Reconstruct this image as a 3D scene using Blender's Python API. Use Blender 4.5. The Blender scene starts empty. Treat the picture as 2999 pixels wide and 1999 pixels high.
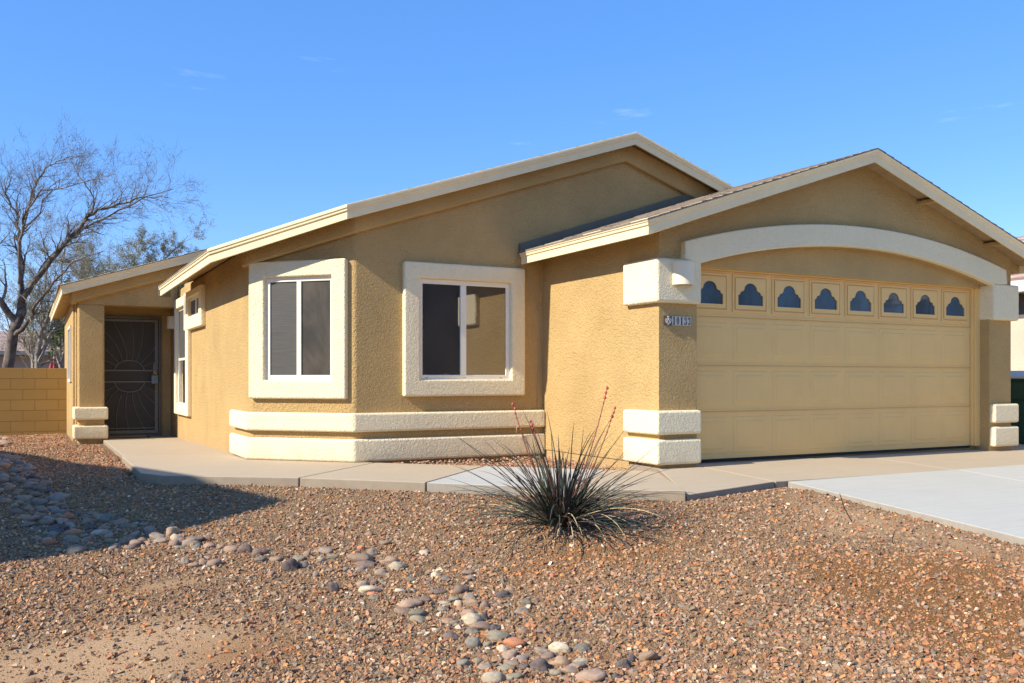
import bpy, bmesh, math, random
import numpy as np
from mathutils import Vector, Matrix, noise
R = math.radians
random.seed(7); rng = np.random.default_rng(7)
S = bpy.context.scene; C = S.collection
# ---------------------------------------------------------------- camera, sky, sun, exposure
# house axes: +X along the garage front, +Y into the lot. Built with the camera's eye at z = 0, all raised by LIFT at the end
LIFT = 1.15
TH = math.atan2(1397, 2640)
cam = bpy.data.objects.new('camera', bpy.data.cameras.new('camera')); C.objects.link(cam)
cam.location = (0, 0, LIFT); cam.rotation_euler = (R(90), 0, -TH)
cam.data.sensor_width = 36; cam.data.lens = 36*2640/2999
cam.data.shift_y = 110.5/2999
cam.data.clip_start = .05; cam.data.clip_end = 3000
S.camera = cam
S.render.resolution_x = 1024; S.render.resolution_y = 683
SUNL = Vector((1, .076, -.725)).normalized()          # the way the light travels
world = bpy.data.worlds.new('World'); S.world = world; world.use_nodes = True
wn = world.node_tree; bg = wn.nodes['Background']
sky = wn.nodes.new('ShaderNodeTexSky'); sky.sky_type = 'NISHITA'; sky.sun_disc = False
sky.sun_elevation = math.asin(-SUNL.z); sky.sun_rotation = math.atan2(-SUNL.x, -SUNL.y)
sky.air_density = 1.0; sky.dust_density = 0; sky.ozone_density = 2.4; sky.altitude = 1500
hs = wn.nodes.new('ShaderNodeHueSaturation'); hs.inputs['Saturation'].default_value = 1.22; hs.inputs['Value'].default_value = 1.0
tint = wn.nodes.new('ShaderNodeMix'); tint.data_type = 'RGBA'; tint.blend_type = 'MULTIPLY'; tint.inputs[0].default_value = 1; tint.inputs[7].default_value = (1.05, .97, 1.0, 1)
wn.links.new(sky.outputs[0], tint.inputs[6]); wn.links.new(tint.outputs[2], hs.inputs['Color'])
tc = wn.nodes.new('ShaderNodeTexCoord'); mp = wn.nodes.new('ShaderNodeMapping'); mp.inputs['Scale'].default_value = (1.2, 1.2, 9)
wn.links.new(tc.outputs['Generated'], mp.inputs[0])
cn = wn.nodes.new('ShaderNodeTexNoise'); cn.inputs['Scale'].default_value = 2.6; cn.inputs['Detail'].default_value = 9; cn.inputs['Roughness'].default_value = .62
wn.links.new(mp.outputs[0], cn.inputs['Vector'])
cr = wn.nodes.new('ShaderNodeValToRGB'); cr.color_ramp.elements[0].position = .63; cr.color_ramp.elements[1].position = .85
cr.color_ramp.elements[1].color = (.28, .28, .28, 1)
wn.links.new(cn.outputs['Fac'], cr.inputs[0])
cm = wn.nodes.new('ShaderNodeMix'); cm.data_type = 'RGBA'; cm.inputs[7].default_value = (7.0, 7.4, 8.0, 1)
ev = wn.nodes.new('ShaderNodeMix'); ev.data_type = 'RGBA'; ev.inputs[0].default_value = .5; ev.inputs[7].default_value = (.40, 1.38, 3.6, 1)
wn.links.new(hs.outputs[0], ev.inputs[6])
wn.links.new(cr.outputs[0], cm.inputs[0]); wn.links.new(ev.outputs[2], cm.inputs[6]); wn.links.new(cm.outputs[2], bg.inputs['Color'])
bg.inputs['Strength'].default_value = .15
sl = bpy.data.lights.new('sun', 'SUN'); sl.energy = 3.9; sl.angle = R(.6); sl.color = (1, .935, .81)
sun = bpy.data.objects.new('sun', sl); C.objects.link(sun); sun.rotation_euler = SUNL.to_track_quat('-Z', 'Y').to_euler()
S.view_settings.view_transform = 'Standard'; S.view_settings.look = 'None'; S.view_settings.gamma = 1
S.view_settings.exposure = .87

# ---------------------------------------------------------------- material helpers
def mat(name, col=(.5, .5, .5), rough=.8, metal=0, spec=.3):
    m = bpy.data.materials.new(name); m.use_nodes = True
    b = m.node_tree.nodes['Principled BSDF']
    b.inputs['Base Color'].default_value = (*col, 1); b.inputs['Roughness'].default_value = rough
    b.inputs['Metallic'].default_value = metal; b.inputs['Specular IOR Level'].default_value = spec
    return m
def N(m, t, **kw):
    n = m.node_tree.nodes.new(t)
    for k, v in kw.items():
        if k in n.inputs.keys(): n.inputs[k].default_value = v
        else: setattr(n, k, v)
    return n
def L(m, a, b): m.node_tree.links.new(a, b)
def coords(m, scale=None):
    t = N(m, 'ShaderNodeTexCoord')
    if scale is None: return t.outputs['Object']
    mp = N(m, 'ShaderNodeMapping'); mp.inputs['Scale'].default_value = scale; L(m, t.outputs['Object'], mp.inputs[0]); return mp.outputs[0]
def noise_n(m, co, scale, detail=4, rough=.55, dist=0):
    n = N(m, 'ShaderNodeTexNoise', Scale=scale, Detail=detail, Roughness=rough, Distortion=dist); L(m, co, n.inputs['Vector']); return n.outputs['Fac']
def ramp(m, fac, stops):
    r = N(m, 'ShaderNodeValToRGB'); e = r.color_ramp.elements
    while len(e) < len(stops): e.new(.5)
    for i, (p, c) in enumerate(stops):
        e[i].position = p; e[i].color = (*c, 1) if len(c) == 3 else c
    L(m, fac, r.inputs[0]); return r.outputs[0]
def mix(m, fac, a, b, blend='MIX'):
    n = N(m, 'ShaderNodeMix', data_type='RGBA', blend_type=blend)
    for s, v in ((0, fac), (6, a), (7, b)):
        if isinstance(v, (int, float)): n.inputs[s].default_value = v
        elif isinstance(v, tuple): n.inputs[s].default_value = (*v, 1)
        else: L(m, v, n.inputs[s])
    return n.outputs[2]
def math_n(m, op, a, b=0):
    n = N(m, 'ShaderNodeMath', operation=op)
    for s, v in ((0, a), (1, b)):
        if isinstance(v, (int, float)): n.inputs[s].default_value = v
        else: L(m, v, n.inputs[s])
    return n.outputs[0]
def base(m, c): L(m, c, m.node_tree.nodes['Principled BSDF'].inputs['Base Color'])
def bump(m, h, strength=.5, dist=.01):
    b = N(m, 'ShaderNodeBump', Strength=strength, Distance=dist); L(m, h, b.inputs['Height'])
    L(m, b.outputs[0], m.node_tree.nodes['Principled BSDF'].inputs['Normal']); return b

def stucco(name, col, dist=.008, var=.10, scale=1.0):
    m = mat(name, col, .92, spec=.15); co = coords(m)
    big = noise_n(m, co, 1.3, 5, .6); mid = noise_n(m, co, 34*scale, 3, .6, .6)
    v = N(m, 'ShaderNodeTexVoronoi', Scale=46*scale, feature='F1'); 
    wob = N(m, 'ShaderNodeVectorMath', operation='ADD')
    nz = N(m, 'ShaderNodeTexNoise', Scale=14.0, Detail=2); L(m, co, nz.inputs['Vector'])
    sc = N(m, 'ShaderNodeVectorMath', operation='SCALE'); sc.inputs['Scale'].default_value = .10; L(m, nz.outputs['Color'], sc.inputs[0])
    L(m, co, wob.inputs[0]); L(m, sc.outputs[0], wob.inputs[1]); L(m, wob.outputs[0], v.inputs['Vector'])
    fine = noise_n(m, co, 120*scale, 2, .6)
    h = math_n(m, 'ADD', math_n(m, 'MULTIPLY', math_n(m, 'SMOOTH_MIN', v.outputs['Distance'], .5), .9), mid)
    h = math_n(m, 'ADD', h, math_n(m, 'MULTIPLY', fine, .25))
    bump(m, h, .8, dist)
    dark = tuple(c*(1-var*1.3) for c in col); lite = tuple(min(1, c*(1+var)) for c in col)
    c = ramp(m, big, [(.3, dark), (.7, lite)])
    # faint vertical rain streaks
    st = noise_n(m, coords(m, (9, 9, .35)), 1.6, 4, .6)
    c = mix(m, ramp(m, st, [(.55, (0, 0, 0)), (.8, (.12, .12, .12))]), c, tuple(k*.72 for k in col))
    c = mix(m, ramp(m, mid, [(.35, (.22, .22, .22)), (.6, (0, 0, 0))]), c, tuple(k*.8 for k in col))
    sz = N(m, 'ShaderNodeSeparateXYZ'); L(m, co, sz.inputs[0])
    zz = math_n(m, 'ADD', sz.outputs['Z'], math_n(m, 'MULTIPLY', noise_n(m, co, 5, 6, .7), .55))
    c = mix(m, ramp(m, math_n(m, 'ADD', zz, 1.0), [(.18, (.42, .42, .42)), (.50, (0, 0, 0))]), c, (.36, .24, .14))
    base(m, c); return m
M = {}
M['wall'] = stucco('stucco_tan', (.525, .350, .148), .021)
M['wall_smooth'] = stucco('stucco_tan_smooth', (.525, .350, .148), .014)
M['trim'] = stucco('stucco_cream', (.88, .75, .49), .014, .03)
M['trim_dull'] = stucco('stucco_cream_dull', (.60, .50, .34), .008, .05)
def paint(name, col, rough=.55, var=.06, scale=3):
    m = mat(name, col, rough); co = coords(m)
    base(m, ramp(m, noise_n(m, co, scale, 6, .65), [(.3, tuple(c*(1-var) for c in col)), (.7, tuple(min(1, c*(1+var)) for c in col))]))
    bump(m, noise_n(m, co, 60, 3), .12, .002); return m
M['fascia'] = paint('fascia_cream', (.88, .71, .42), .6, .05, 5)
M['eave_wood'] = paint('eave_wood', (.42, .29, .15), .8, .15, 9)
M['door_tan'] = paint('garage_door_tan', (.82, .525, .195), .5, .04, 2)
M['vinyl'] = paint('window_vinyl', (.84, .78, .65), .4, .02, 4)
M['flash'] = paint('flashing_grey', (.16, .14, .10), .6, .1, 5)
M['iron'] = paint('iron_grey', (.12, .115, .10), .45, .1, 8)
M['bar'] = paint('bar_grey', (.17, .165, .145), .4, .1, 8)
M['brass'] = mat('brass', (.75, .55, .2), .25, 1)
M['lockbox'] = paint('lockbox_blue_grey', (.16, .22, .26), .4, .08, 30)
M['ceramic'] = paint('lamp_ceramic', (.82, .71, .50), .6, .03, 10)
M['tile_white'] = paint('tile_white', (.62, .60, .52), .3, .04, 10)
M['tile_brown'] = paint('tile_brown', (.075, .04, .028), .35, .05, 10)
M['emblem'] = paint('tile_mauve', (.14, .10, .095), .35, .05, 10)
M['cable'] = mat('cable_tan', (.55, .42, .24), .6)
M['rubber'] = mat('rubber_black', (.02, .02, .02), .8)

def glass(name, tint, refl, rough=.02, wob=.0):
    m = bpy.data.materials.new(name); m.use_nodes = True; nt = m.node_tree
    b = nt.nodes['Principled BSDF']; b.inputs['Base Color'].default_value = (*tint, 1); b.inputs['Roughness'].default_value = .6
    L(m, ramp(m, noise_n(m, coords(m, (1, 1, .6)), 1.7, 5, .6, 1.2), [(.38, tuple(c*.55 for c in tint)), (.62, tuple(c*1.9+.004 for c in tint))]), b.inputs['Base Color'])  # blotchy base colour paints in vague reflections and dusty smears
    g = N(m, 'ShaderNodeBsdfGlossy', Roughness=rough); g.inputs['Color'].default_value = (1, 1, 1, 1)
    fr = N(m, 'ShaderNodeFresnel', IOR=1.5)
    mx = N(m, 'ShaderNodeMixShader')
    f = math_n(m, 'ADD', math_n(m, 'MULTIPLY', fr.outputs[0], 1.2), refl)
    L(m, f, mx.inputs[0]); L(m, b.outputs[0], mx.inputs[1]); L(m, g.outputs[0], mx.inputs[2])
    L(m, mx.outputs[0], nt.nodes['Material Output'].inputs['Surface'])
    if wob:
        bp = N(m, 'ShaderNodeBump', Strength=1.0, Distance=wob); L(m, noise_n(m, coords(m), 2.2, 2), bp.inputs['Height']); L(m, bp.outputs[0], g.inputs['Normal'])
    return m
M['glass'] = glass('window_glass', (.012, .010, .008), .15, .01, .0012)
M['glass_blind'] = glass('window_glass_blind', (.030, .022, .014), .0, .02, .002)
M['glass_garage'] = glass('garage_pane', (.012, .036, .056), -.045, .05, .006)  # blue base colour stands in for reflected sky
def screen_mat():
    m = mat('insect_screen', (.10, .095, .09), .6, spec=.4); co = coords(m)
    w = noise_n(m, coords(m, (1, 1, 40)), 3, 4, .7)
    base(m, ramp(m, w, [(.3, (.055, .050, .045)), (.7, (.10, .092, .082))])); return m
M['screen'] = screen_mat()
M['mesh'] = paint('door_mesh', (.066, .060, .052), .7, .15, 2)

def shingle():
    m = mat('shingle', (.2, .15, .12), .95, spec=.1); co = coords(m)
    b = N(m, 'ShaderNodeTexBrick', offset=.5); b.inputs['Scale'].default_value = 1
    b.inputs['Color1'].default_value = (.26, .20, .155, 1); b.inputs['Color2'].default_value = (.15, .115, .09, 1); b.inputs['Mortar'].default_value = (.05, .04, .035, 1)
    b.inputs['Mortar Size'].default_value = .006; b.inputs['Brick Width'].default_value = .22; b.inputs['Row Height'].default_value = .133
    mp = N(m, 'ShaderNodeMapping'); mp.inputs['Rotation'].default_value = (0, 0, R(90)); L(m, co, mp.inputs[0]); L(m, mp.outputs[0], b.inputs['Vector'])
    n = noise_n(m, co, 60, 4, .7)
    base(m, mix(m, .5, b.outputs['Color'], ramp(m, n, [(.3, (.10, .08, .06)), (.7, (.34, .27, .20))]))); bump(m, n, .6, .004); return m
M['shingle'] = shingle()

def concrete(name, col, var=.12, scale=1):
    m = mat(name, col, .85, spec=.2); co = coords(m)
    a = noise_n(m, co, 1.1*scale, 8, .65); b = noise_n(m, coords(m, (1, 3.5, 1)), 5, 6, .7); f = noise_n(m, co, 150, 2, .6)
    c = ramp(m, a, [(.3, tuple(k*(1-var) for k in col)), (.7, tuple(min(1, k*(1+var*.8)) for k in col))])
    c = mix(m, .35, c, ramp(m, b, [(.3, tuple(k*.80 for k in col)), (.7, tuple(min(1, k*1.14) for k in col))]))
    c = mix(m, ramp(m, f, [(.3, (.25, .25, .25)), (.5, (0, 0, 0))]), c, tuple(k*.6 for k in col))
    sp_ = noise_n(m, coords(m), 2.6, 3, .5); c = mix(m, ramp(m, sp_, [(.66, (0, 0, 0)), (.74, (.30, .30, .30))]), c, tuple(k*.72 for k in col))
    br = noise_n(m, coords(m, (.5, 26, 1)), 2.0, 5, .75); c = mix(m, .55, c, ramp(m, br, [(.35, tuple(k*.90 for k in col)), (.62, tuple(min(1, k*1.10) for k in col))]))
    # dirt where the slab's side meets the gravel: only on steep faces
    g = N(m, 'ShaderNodeNewGeometry'); sx = N(m, 'ShaderNodeSeparateXYZ'); L(m, g.outputs['True Normal'], sx.inputs[0])
    steep = math_n(m, 'LESS_THAN', sx.outputs['Z'], .5)
    c = mix(m, math_n(m, 'MULTIPLY', steep, .7), c, mix(m, noise_n(m, co, 9, 5, .7), (.16, .12, .085), (.33, .27, .20)))
    base(m, c); bump(m, math_n(m, 'ADD', f, math_n(m, 'MULTIPLY', b, .6)), .35, .004); return m
M['walk'] = concrete('concrete_warm', (.46, .365, .25))
M['walk_new'] = concrete('concrete_pale', (.47, .45, .395), .06)
M['drive'] = concrete('concrete_new', (.49, .465, .395), .10)
M['joint'] = mat('joint_dark', (.07, .055, .04), .9)
M['joint_pale'] = mat('joint_pale', (.56, .52, .45), .9)

# ---------------------------------------------------------------- mesh helpers
class MB:
    def __init__(s): s.v = []; s.f = []
    def add(s, vs, fs):
        k = len(s.v); s.v += [tuple(p) for p in vs]; s.f += [tuple(i+k for i in f) for f in fs]; return s
    def box(s, x0, x1, y0, y1, z0, z1):
        return s.add([(x, y, z) for z in (z0, z1) for x, y in ((x0, y0), (x1, y0), (x1, y1), (x0, y1))],
                     [(0, 3, 2, 1), (4, 5, 6, 7), (0, 1, 5, 4), (1, 2, 6, 5), (2, 3, 7, 6), (3, 0, 4, 7)])
    def hexa(s, a, b):           # two matching quads
        return s.add(list(a)+list(b), [(3, 2, 1, 0), (4, 5, 6, 7), (0, 1, 5, 4), (1, 2, 6, 5), (2, 3, 7, 6), (3, 0, 4, 7)])
    def extr(s, pts, off):       # planar polygon extruded by a vector
        n = len(pts); off = Vector(off); p2 = [Vector(p)+off for p in pts]
        return s.add(list(pts)+p2, [tuple(range(n))[::-1], tuple(range(n, 2*n))]+[(i, (i+1) % n, n+(i+1) % n, n+i) for i in range(n)])
    def ring(s, outer, inner, off):
        n = len(outer); off = Vector(off)
        vs = [Vector(p) for p in outer]+[Vector(p) for p in inner]; vs += [p+off for p in vs]
        fs = []
        for i in range(n):
            j = (i+1) % n
            fs += [(i, j, n+j, n+i), (2*n+i, 3*n+i, 3*n+j, 2*n+j), (i, 2*n+i, 2*n+j, j), (n+i, n+j, 3*n+j, 3*n+i)]
        return s.add(vs, fs)
    def tube(s, pts, rad, n=6, cap=True):
        pts = [Vector(p) for p in pts]; m = len(pts)
        rad = rad if isinstance(rad, (list, tuple)) else [rad]*m
        k = len(s.v); up = Vector((.13, .21, .97))
        for i, p in enumerate(pts):
            t = (pts[min(i+1, m-1)]-pts[max(i-1, 0)]).normalized()
            a = t.cross(up)
            if a.length < .05: a = t.cross(Vector((1, 0, 0)))
            a.normalize(); b = t.cross(a)
            for q in range(n):
                w = 2*math.pi*q/n; s.v.append(tuple(p+(a*math.cos(w)+b*math.sin(w))*rad[i]))
        for i in range(m-1):
            for q in range(n):
                q2 = (q+1) % n; s.f.append((k+i*n+q, k+i*n+q2, k+(i+1)*n+q2, k+(i+1)*n+q))
        if cap: s.f.append(tuple(k+q for q in range(n))[::-1]); s.f.append(tuple(k+(m-1)*n+q for q in range(n)))
        return s
    def sweep(s, path, prof, closed=False):   # profile (outward, dz) along a path, outward = right-hand side, mitred
        P = [Vector(p) for p in path]; n = len(P); k = len(s.v); q = len(prof)
        def out(a, b):
            d = (b-a); d.z = 0; d.normalize(); return Vector((-d.y, d.x, 0))
        for i in range(n):
            o = []
            if i > 0: o.append(out(P[i-1], P[i]))
            if i < n-1: o.append(out(P[i], P[i+1]))
            m = sum(o, Vector()); m.normalize(); m /= max(.3, m.dot(o[0]))
            for a, z in prof: s.v.append(tuple(P[i]+m*a+Vector((0, 0, z))))
        for i in range(n-1):
            for j in range(q):
                j2 = (j+1) % q; s.f.append((k+i*q+j, k+i*q+j2, k+(i+1)*q+j2, k+(i+1)*q+j))
        s.f.append(tuple(k+j for j in range(q))); s.f.append(tuple(k+(n-1)*q+j for j in range(q))[::-1])
        return s
    def build(s, name, m, parent=None, bevel=0, seg=3, smooth=False, fix=True, angle=R(35), edges=None):
        me = bpy.data.meshes.new(name); me.from_pydata(s.v, [], s.f)
        if fix:
            bm = bmesh.new(); bm.from_mesh(me); bmesh.ops.recalc_face_normals(bm, faces=bm.faces); bm.to_mesh(me); bm.free()
        me.materials.append(m); o = bpy.data.objects.new(name, me); C.objects.link(o)
        if parent: o.parent = parent
        if smooth:
            for p in me.polygons: p.use_smooth = True
        if bevel:
            b = o.modifiers.new('bevel', 'BEVEL'); b.width = bevel; b.segments = seg; b.limit_method = 'ANGLE'; b.angle_limit = angle; b.harden_normals = False
            if edges:      # bevel only the edges picked out
                b.limit_method = 'WEIGHT'; w = me.attributes.new('bevel_weight_edge', 'FLOAT', 'EDGE')
                sh = me.attributes.new('sharp_edge', 'BOOLEAN', 'EDGE')
                for e in me.edges:
                    k = bool(edges(me.vertices[e.vertices[0]].co, me.vertices[e.vertices[1]].co)); w.data[e.index].value = float(k); sh.data[e.index].value = not k
            for p in me.polygons: p.use_smooth = True
            o.modifiers.new('wn', 'WEIGHTED_NORMAL').keep_sharp = True
        return o
def tag(o, label, cat, group=None, kind=None):
    if label: o['label'] = label
    if cat: o['category'] = cat
    if group: o['group'] = group
    if kind: o['kind'] = kind
    return o
def struct(o): o['kind'] = 'structure'; return o
def empty(name, loc, label, cat, group=None):
    o = bpy.data.objects.new(name, None); C.objects.link(o); o.location = loc; o.empty_display_size = .2; return tag(o, label, cat, group)
class Frame:      # local frame on a wall: s along it, z up, d proud of it
    def __init__(s, O, a, n): s.O = Vector(O); s.a = Vector(a).normalized(); s.n = Vector(n).normalized()
    def p(s, u, z, d=0): return s.O+s.a*u+s.n*d+Vector((0, 0, z))
    def rect(s, u0, u1, z0, z1, d=0): return [s.p(u0, z0, d), s.p(u1, z0, d), s.p(u1, z1, d), s.p(u0, z1, d)]
    def slab(s, mb, u0, u1, z0, z1, d0, d1): return mb.hexa(s.rect(u0, u1, z0, z1, d0), s.rect(u0, u1, z0, z1, d1))
    def ring(s, mb, o, i, d0, d1): return mb.ring(s.rect(*o, d0), s.rect(*i, d0), s.n*(d1-d0))
def text_mesh(txt, size, m, name, parent, mtx, sx=1, extrude=.001, offset=0):
    cu = bpy.data.curves.new('t', 'FONT'); cu.body = txt; cu.size = size; cu.extrude = extrude; cu.offset = offset; cu.align_x = 'CENTER'; cu.align_y = 'CENTER'
    t = bpy.data.objects.new('t', cu); C.objects.link(t); dg = bpy.context.evaluated_depsgraph_get()
    me = bpy.data.meshes.new_from_object(t.evaluated_get(dg)); bpy.data.objects.remove(t)
    me.transform(Matrix.Diagonal((sx, 1, 1, 1))); me.transform(mtx); me.name = name; me.materials.clear(); me.materials.append(m)
    o = bpy.data.objects.new(name, me); C.objects.link(o)
    if parent: o.parent = parent
    return o

# ---------------------------------------------------------------- terrain
def hump(x, y, cx, cy, r): return math.exp(-((x-cx)**2+(y-cy)**2)/(r*r))
def G0(x, y):
    d = max(6.3-y, (11-x-y)/1.414, 0); z = -1.015-.085*min(d, 7)-.03*min(d, 1)
    if y > 11: z -= .0165*min(y-11, 14)
    return z
def Gd(x, y):
    z = G0(x, y)
    if -8 < x < 9 and -2 < y < 24:
        z += .022*noise.noise(Vector((x*.9, y*.9, 0)))+.010*noise.noise(Vector((x*2.7, y*2.7, 3)))
        z += .035*hump(x, y, 3.5, 5.7, .55)                       # mound round the yucca
        z -= .05*math.exp(-((x-.25)/.45)**2)*(1 if 7.2 < y < 14 else 0)*min(1, max(0, (y-7.2)))*min(1, max(0, 14-y))
        z += .02*hump(x, y, .75, 4.3, .5)
    if x > 6.6 and y < 6.6: z -= .10                              # bed under the driveway
    if 13.3 > x+y > 10.8 and x > .9: z = min(z, -1.045)
    return z
def axis(dense0, dense1, step, far):
    a = list(np.arange(dense0, dense1, step)); s = step; x = dense1
    while x < far: a.append(x); s *= 1.35; x += s
    s = step; x = dense0-s; b = []
    while x > -far: b.append(x); s *= 1.35; x -= s
    return np.array(sorted(b+a))
def soil(x, y):       # weight of the bare patches and the rust-coloured mulch: (sand, rust, fine)
    n = noise.noise(Vector((x*2.1, y*2.1, 5)))*.35+noise.noise(Vector((x*5.3, y*5.3, 9)))*.2
    e = lambda cx, cy, rx, ry: math.exp(-(((x-cx)/rx)**2+((y-cy)/ry)**2))
    sand = 1.2*e(.15, 5.0, .75, .45)+1.0*e(.62, 4.75, .45, .35)+.6*e(6.0, 5.4, .3, .9)+.5*e(5.6, 5.0, .6, .45)+.55*e(6.0, 4.2, .3, .5)+1.1*e(.72, 6.02, .28, .10)
    rust = 1.1*e(4.55, 3.6, .55, .65)+1.0*e(4.25, 2.95, .55, .5)+.9*e(5.3, 3.6, .6, .6)+.75*e(3.3, 5.1, .7, .35)+.4*e(4.7, 4.3, .4, .4)+.5*e(.95, 4.6, .35, .3)+.35*e(.4, 6.0, .5, .3)
    return max(0, min(1, sand+n*min(1, sand*2))), max(0, min(1, rust+n*min(1, rust*2)))
XS, YS = axis(-1.6, 7.6, .06, 500), axis(1.6, 16, .08, 500)
gx, gy = np.meshgrid(XS, YS)
vz = [Gd(float(x), float(y)) for x, y in zip(gx.ravel(), gy.ravel())]
verts = np.stack([gx.ravel(), gy.ravel(), np.array(vz)], 1)
nx, ny = len(XS), len(YS); idx = np.arange(nx*ny).reshape(ny, nx)
faces = np.stack([idx[:-1, :-1].ravel(), idx[:-1, 1:].ravel(), idx[1:, 1:].ravel(), idx[1:, :-1].ravel()], 1)
me = bpy.data.meshes.new('ground'); me.from_pydata(verts.tolist(), [], faces.tolist())
at = me.attributes.new('soil', 'FLOAT_COLOR', 'POINT')
cols = np.zeros((len(verts), 4), np.float32); cols[:, 3] = 1
for i, (x, y, z) in enumerate(verts):
    if -2 < x < 8 and 1 < y < 17: cols[i, :2] = soil(x, y)
at.data.foreach_set('color', cols.ravel())
for p in me.polygons: p.use_smooth = True
def ground_mat():
    m = mat('ground_soil', (.3, .2, .13), .97, spec=.08); co = coords(m)
    A = N(m, 'ShaderNodeAttribute', attribute_name='soil'); sp = N(m, 'ShaderNodeSeparateColor'); L(m, A.outputs['Color'], sp.inputs[0])
    v = N(m, 'ShaderNodeTexVoronoi', Scale=85.0, feature='F1'); L(m, co, v.inputs['Vector'])
    rgb = N(m, 'ShaderNodeSeparateColor'); L(m, v.outputs['Color'], rgb.inputs[0])
    chips = ramp(m, rgb.outputs[0], [(0, (.10, .07, .05)), (.25, (.22, .15, .10)), (.5, (.34, .23, .15)), (.72, (.40, .21, .11)), (.88, (.33, .29, .25)), (1, (.6, .52, .43))])
    fine = ramp(m, noise_n(m, co, 190, 3, .7), [(.3, (.17, .115, .07)), (.7, (.36, .26, .17))])
    c = mix(m, .55, chips, fine)
    c = mix(m, ramp(m, noise_n(m, co, 1.2, 5), [(.35, (0, 0, 0)), (.7, (.5, .5, .5))]), c, (.27, .20, .14))
    sand = ramp(m, noise_n(m, co, 130, 4, .7), [(.3, (.38, .25, .165)), (.7, (.60, .43, .31))])
    rust = ramp(m, noise_n(m, co, 110, 4, .75), [(.3, (.16, .08, .035)), (.7, (.42, .23, .11))])
    c = mix(m, sp.outputs[0], c, sand); c = mix(m, sp.outputs[1], c, rust)
    c = mix(m, 1.0, c, (.95, .87, .68), 'MULTIPLY')
    base(m, c)
    bump(m, math_n(m, 'ADD', math_n(m, 'MULTIPLY', v.outputs['Distance'], math_n(m, 'SUBTRACT', sp.outputs[0], 1.0)), noise_n(m, co, 70, 5, .75)), .9, .012); return m
M['ground'] = ground_mat(); me.materials.append(M['ground'])
ground = struct(bpy.data.objects.new('ground', me)); C.objects.link(ground)

# ---------------------------------------------------------------- gravel (uncountable chips)
PAL = np.array([(.30, .20, .13), (.36, .245, .165), (.45, .22, .10), (.52, .27, .12), (.26, .235, .21), (.16, .12, .095), (.42, .31, .235), (.58, .50, .42), (.35, .17, .11), (.24, .16, .11), (.33, .28, .23), (.70, .64, .56)])
PAL = PAL*np.array([1.12, .92, .70])
PW = np.array([.19, .18, .09, .045, .11, .10, .10, .038, .05, .11, .08, .005]); PW /= PW.sum()
cube = np.array([(-1, -1, -1), (1, -1, -1), (1, 1, -1), (-1, 1, -1), (-1, -1, 1), (1, -1, 1), (1, 1, 1), (-1, 1, 1)], float)
cf = np.array([(0, 3, 2, 1), (4, 5, 6, 7), (0, 1, 5, 4), (1, 2, 6, 5), (2, 3, 7, 6), (3, 0, 4, 7)])
def on_slab(x, y):
    if x > 4.93 and y < 6.10+(x-4.95)*.255: return x > 6.42
    if x > 6.40: return True
    if x > .96 and y > 9.7 and y < 18.4: return True
    if x+y > 10.93 and x > .96:
        return not (x+y > 13.38 and 3.2 < x < 5.76 and y < 10.1)
    if .55 < x < 2.4 and y > 16.9: return True
    return x > (6.40 if y < 6.16 else 5.7)
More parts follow.
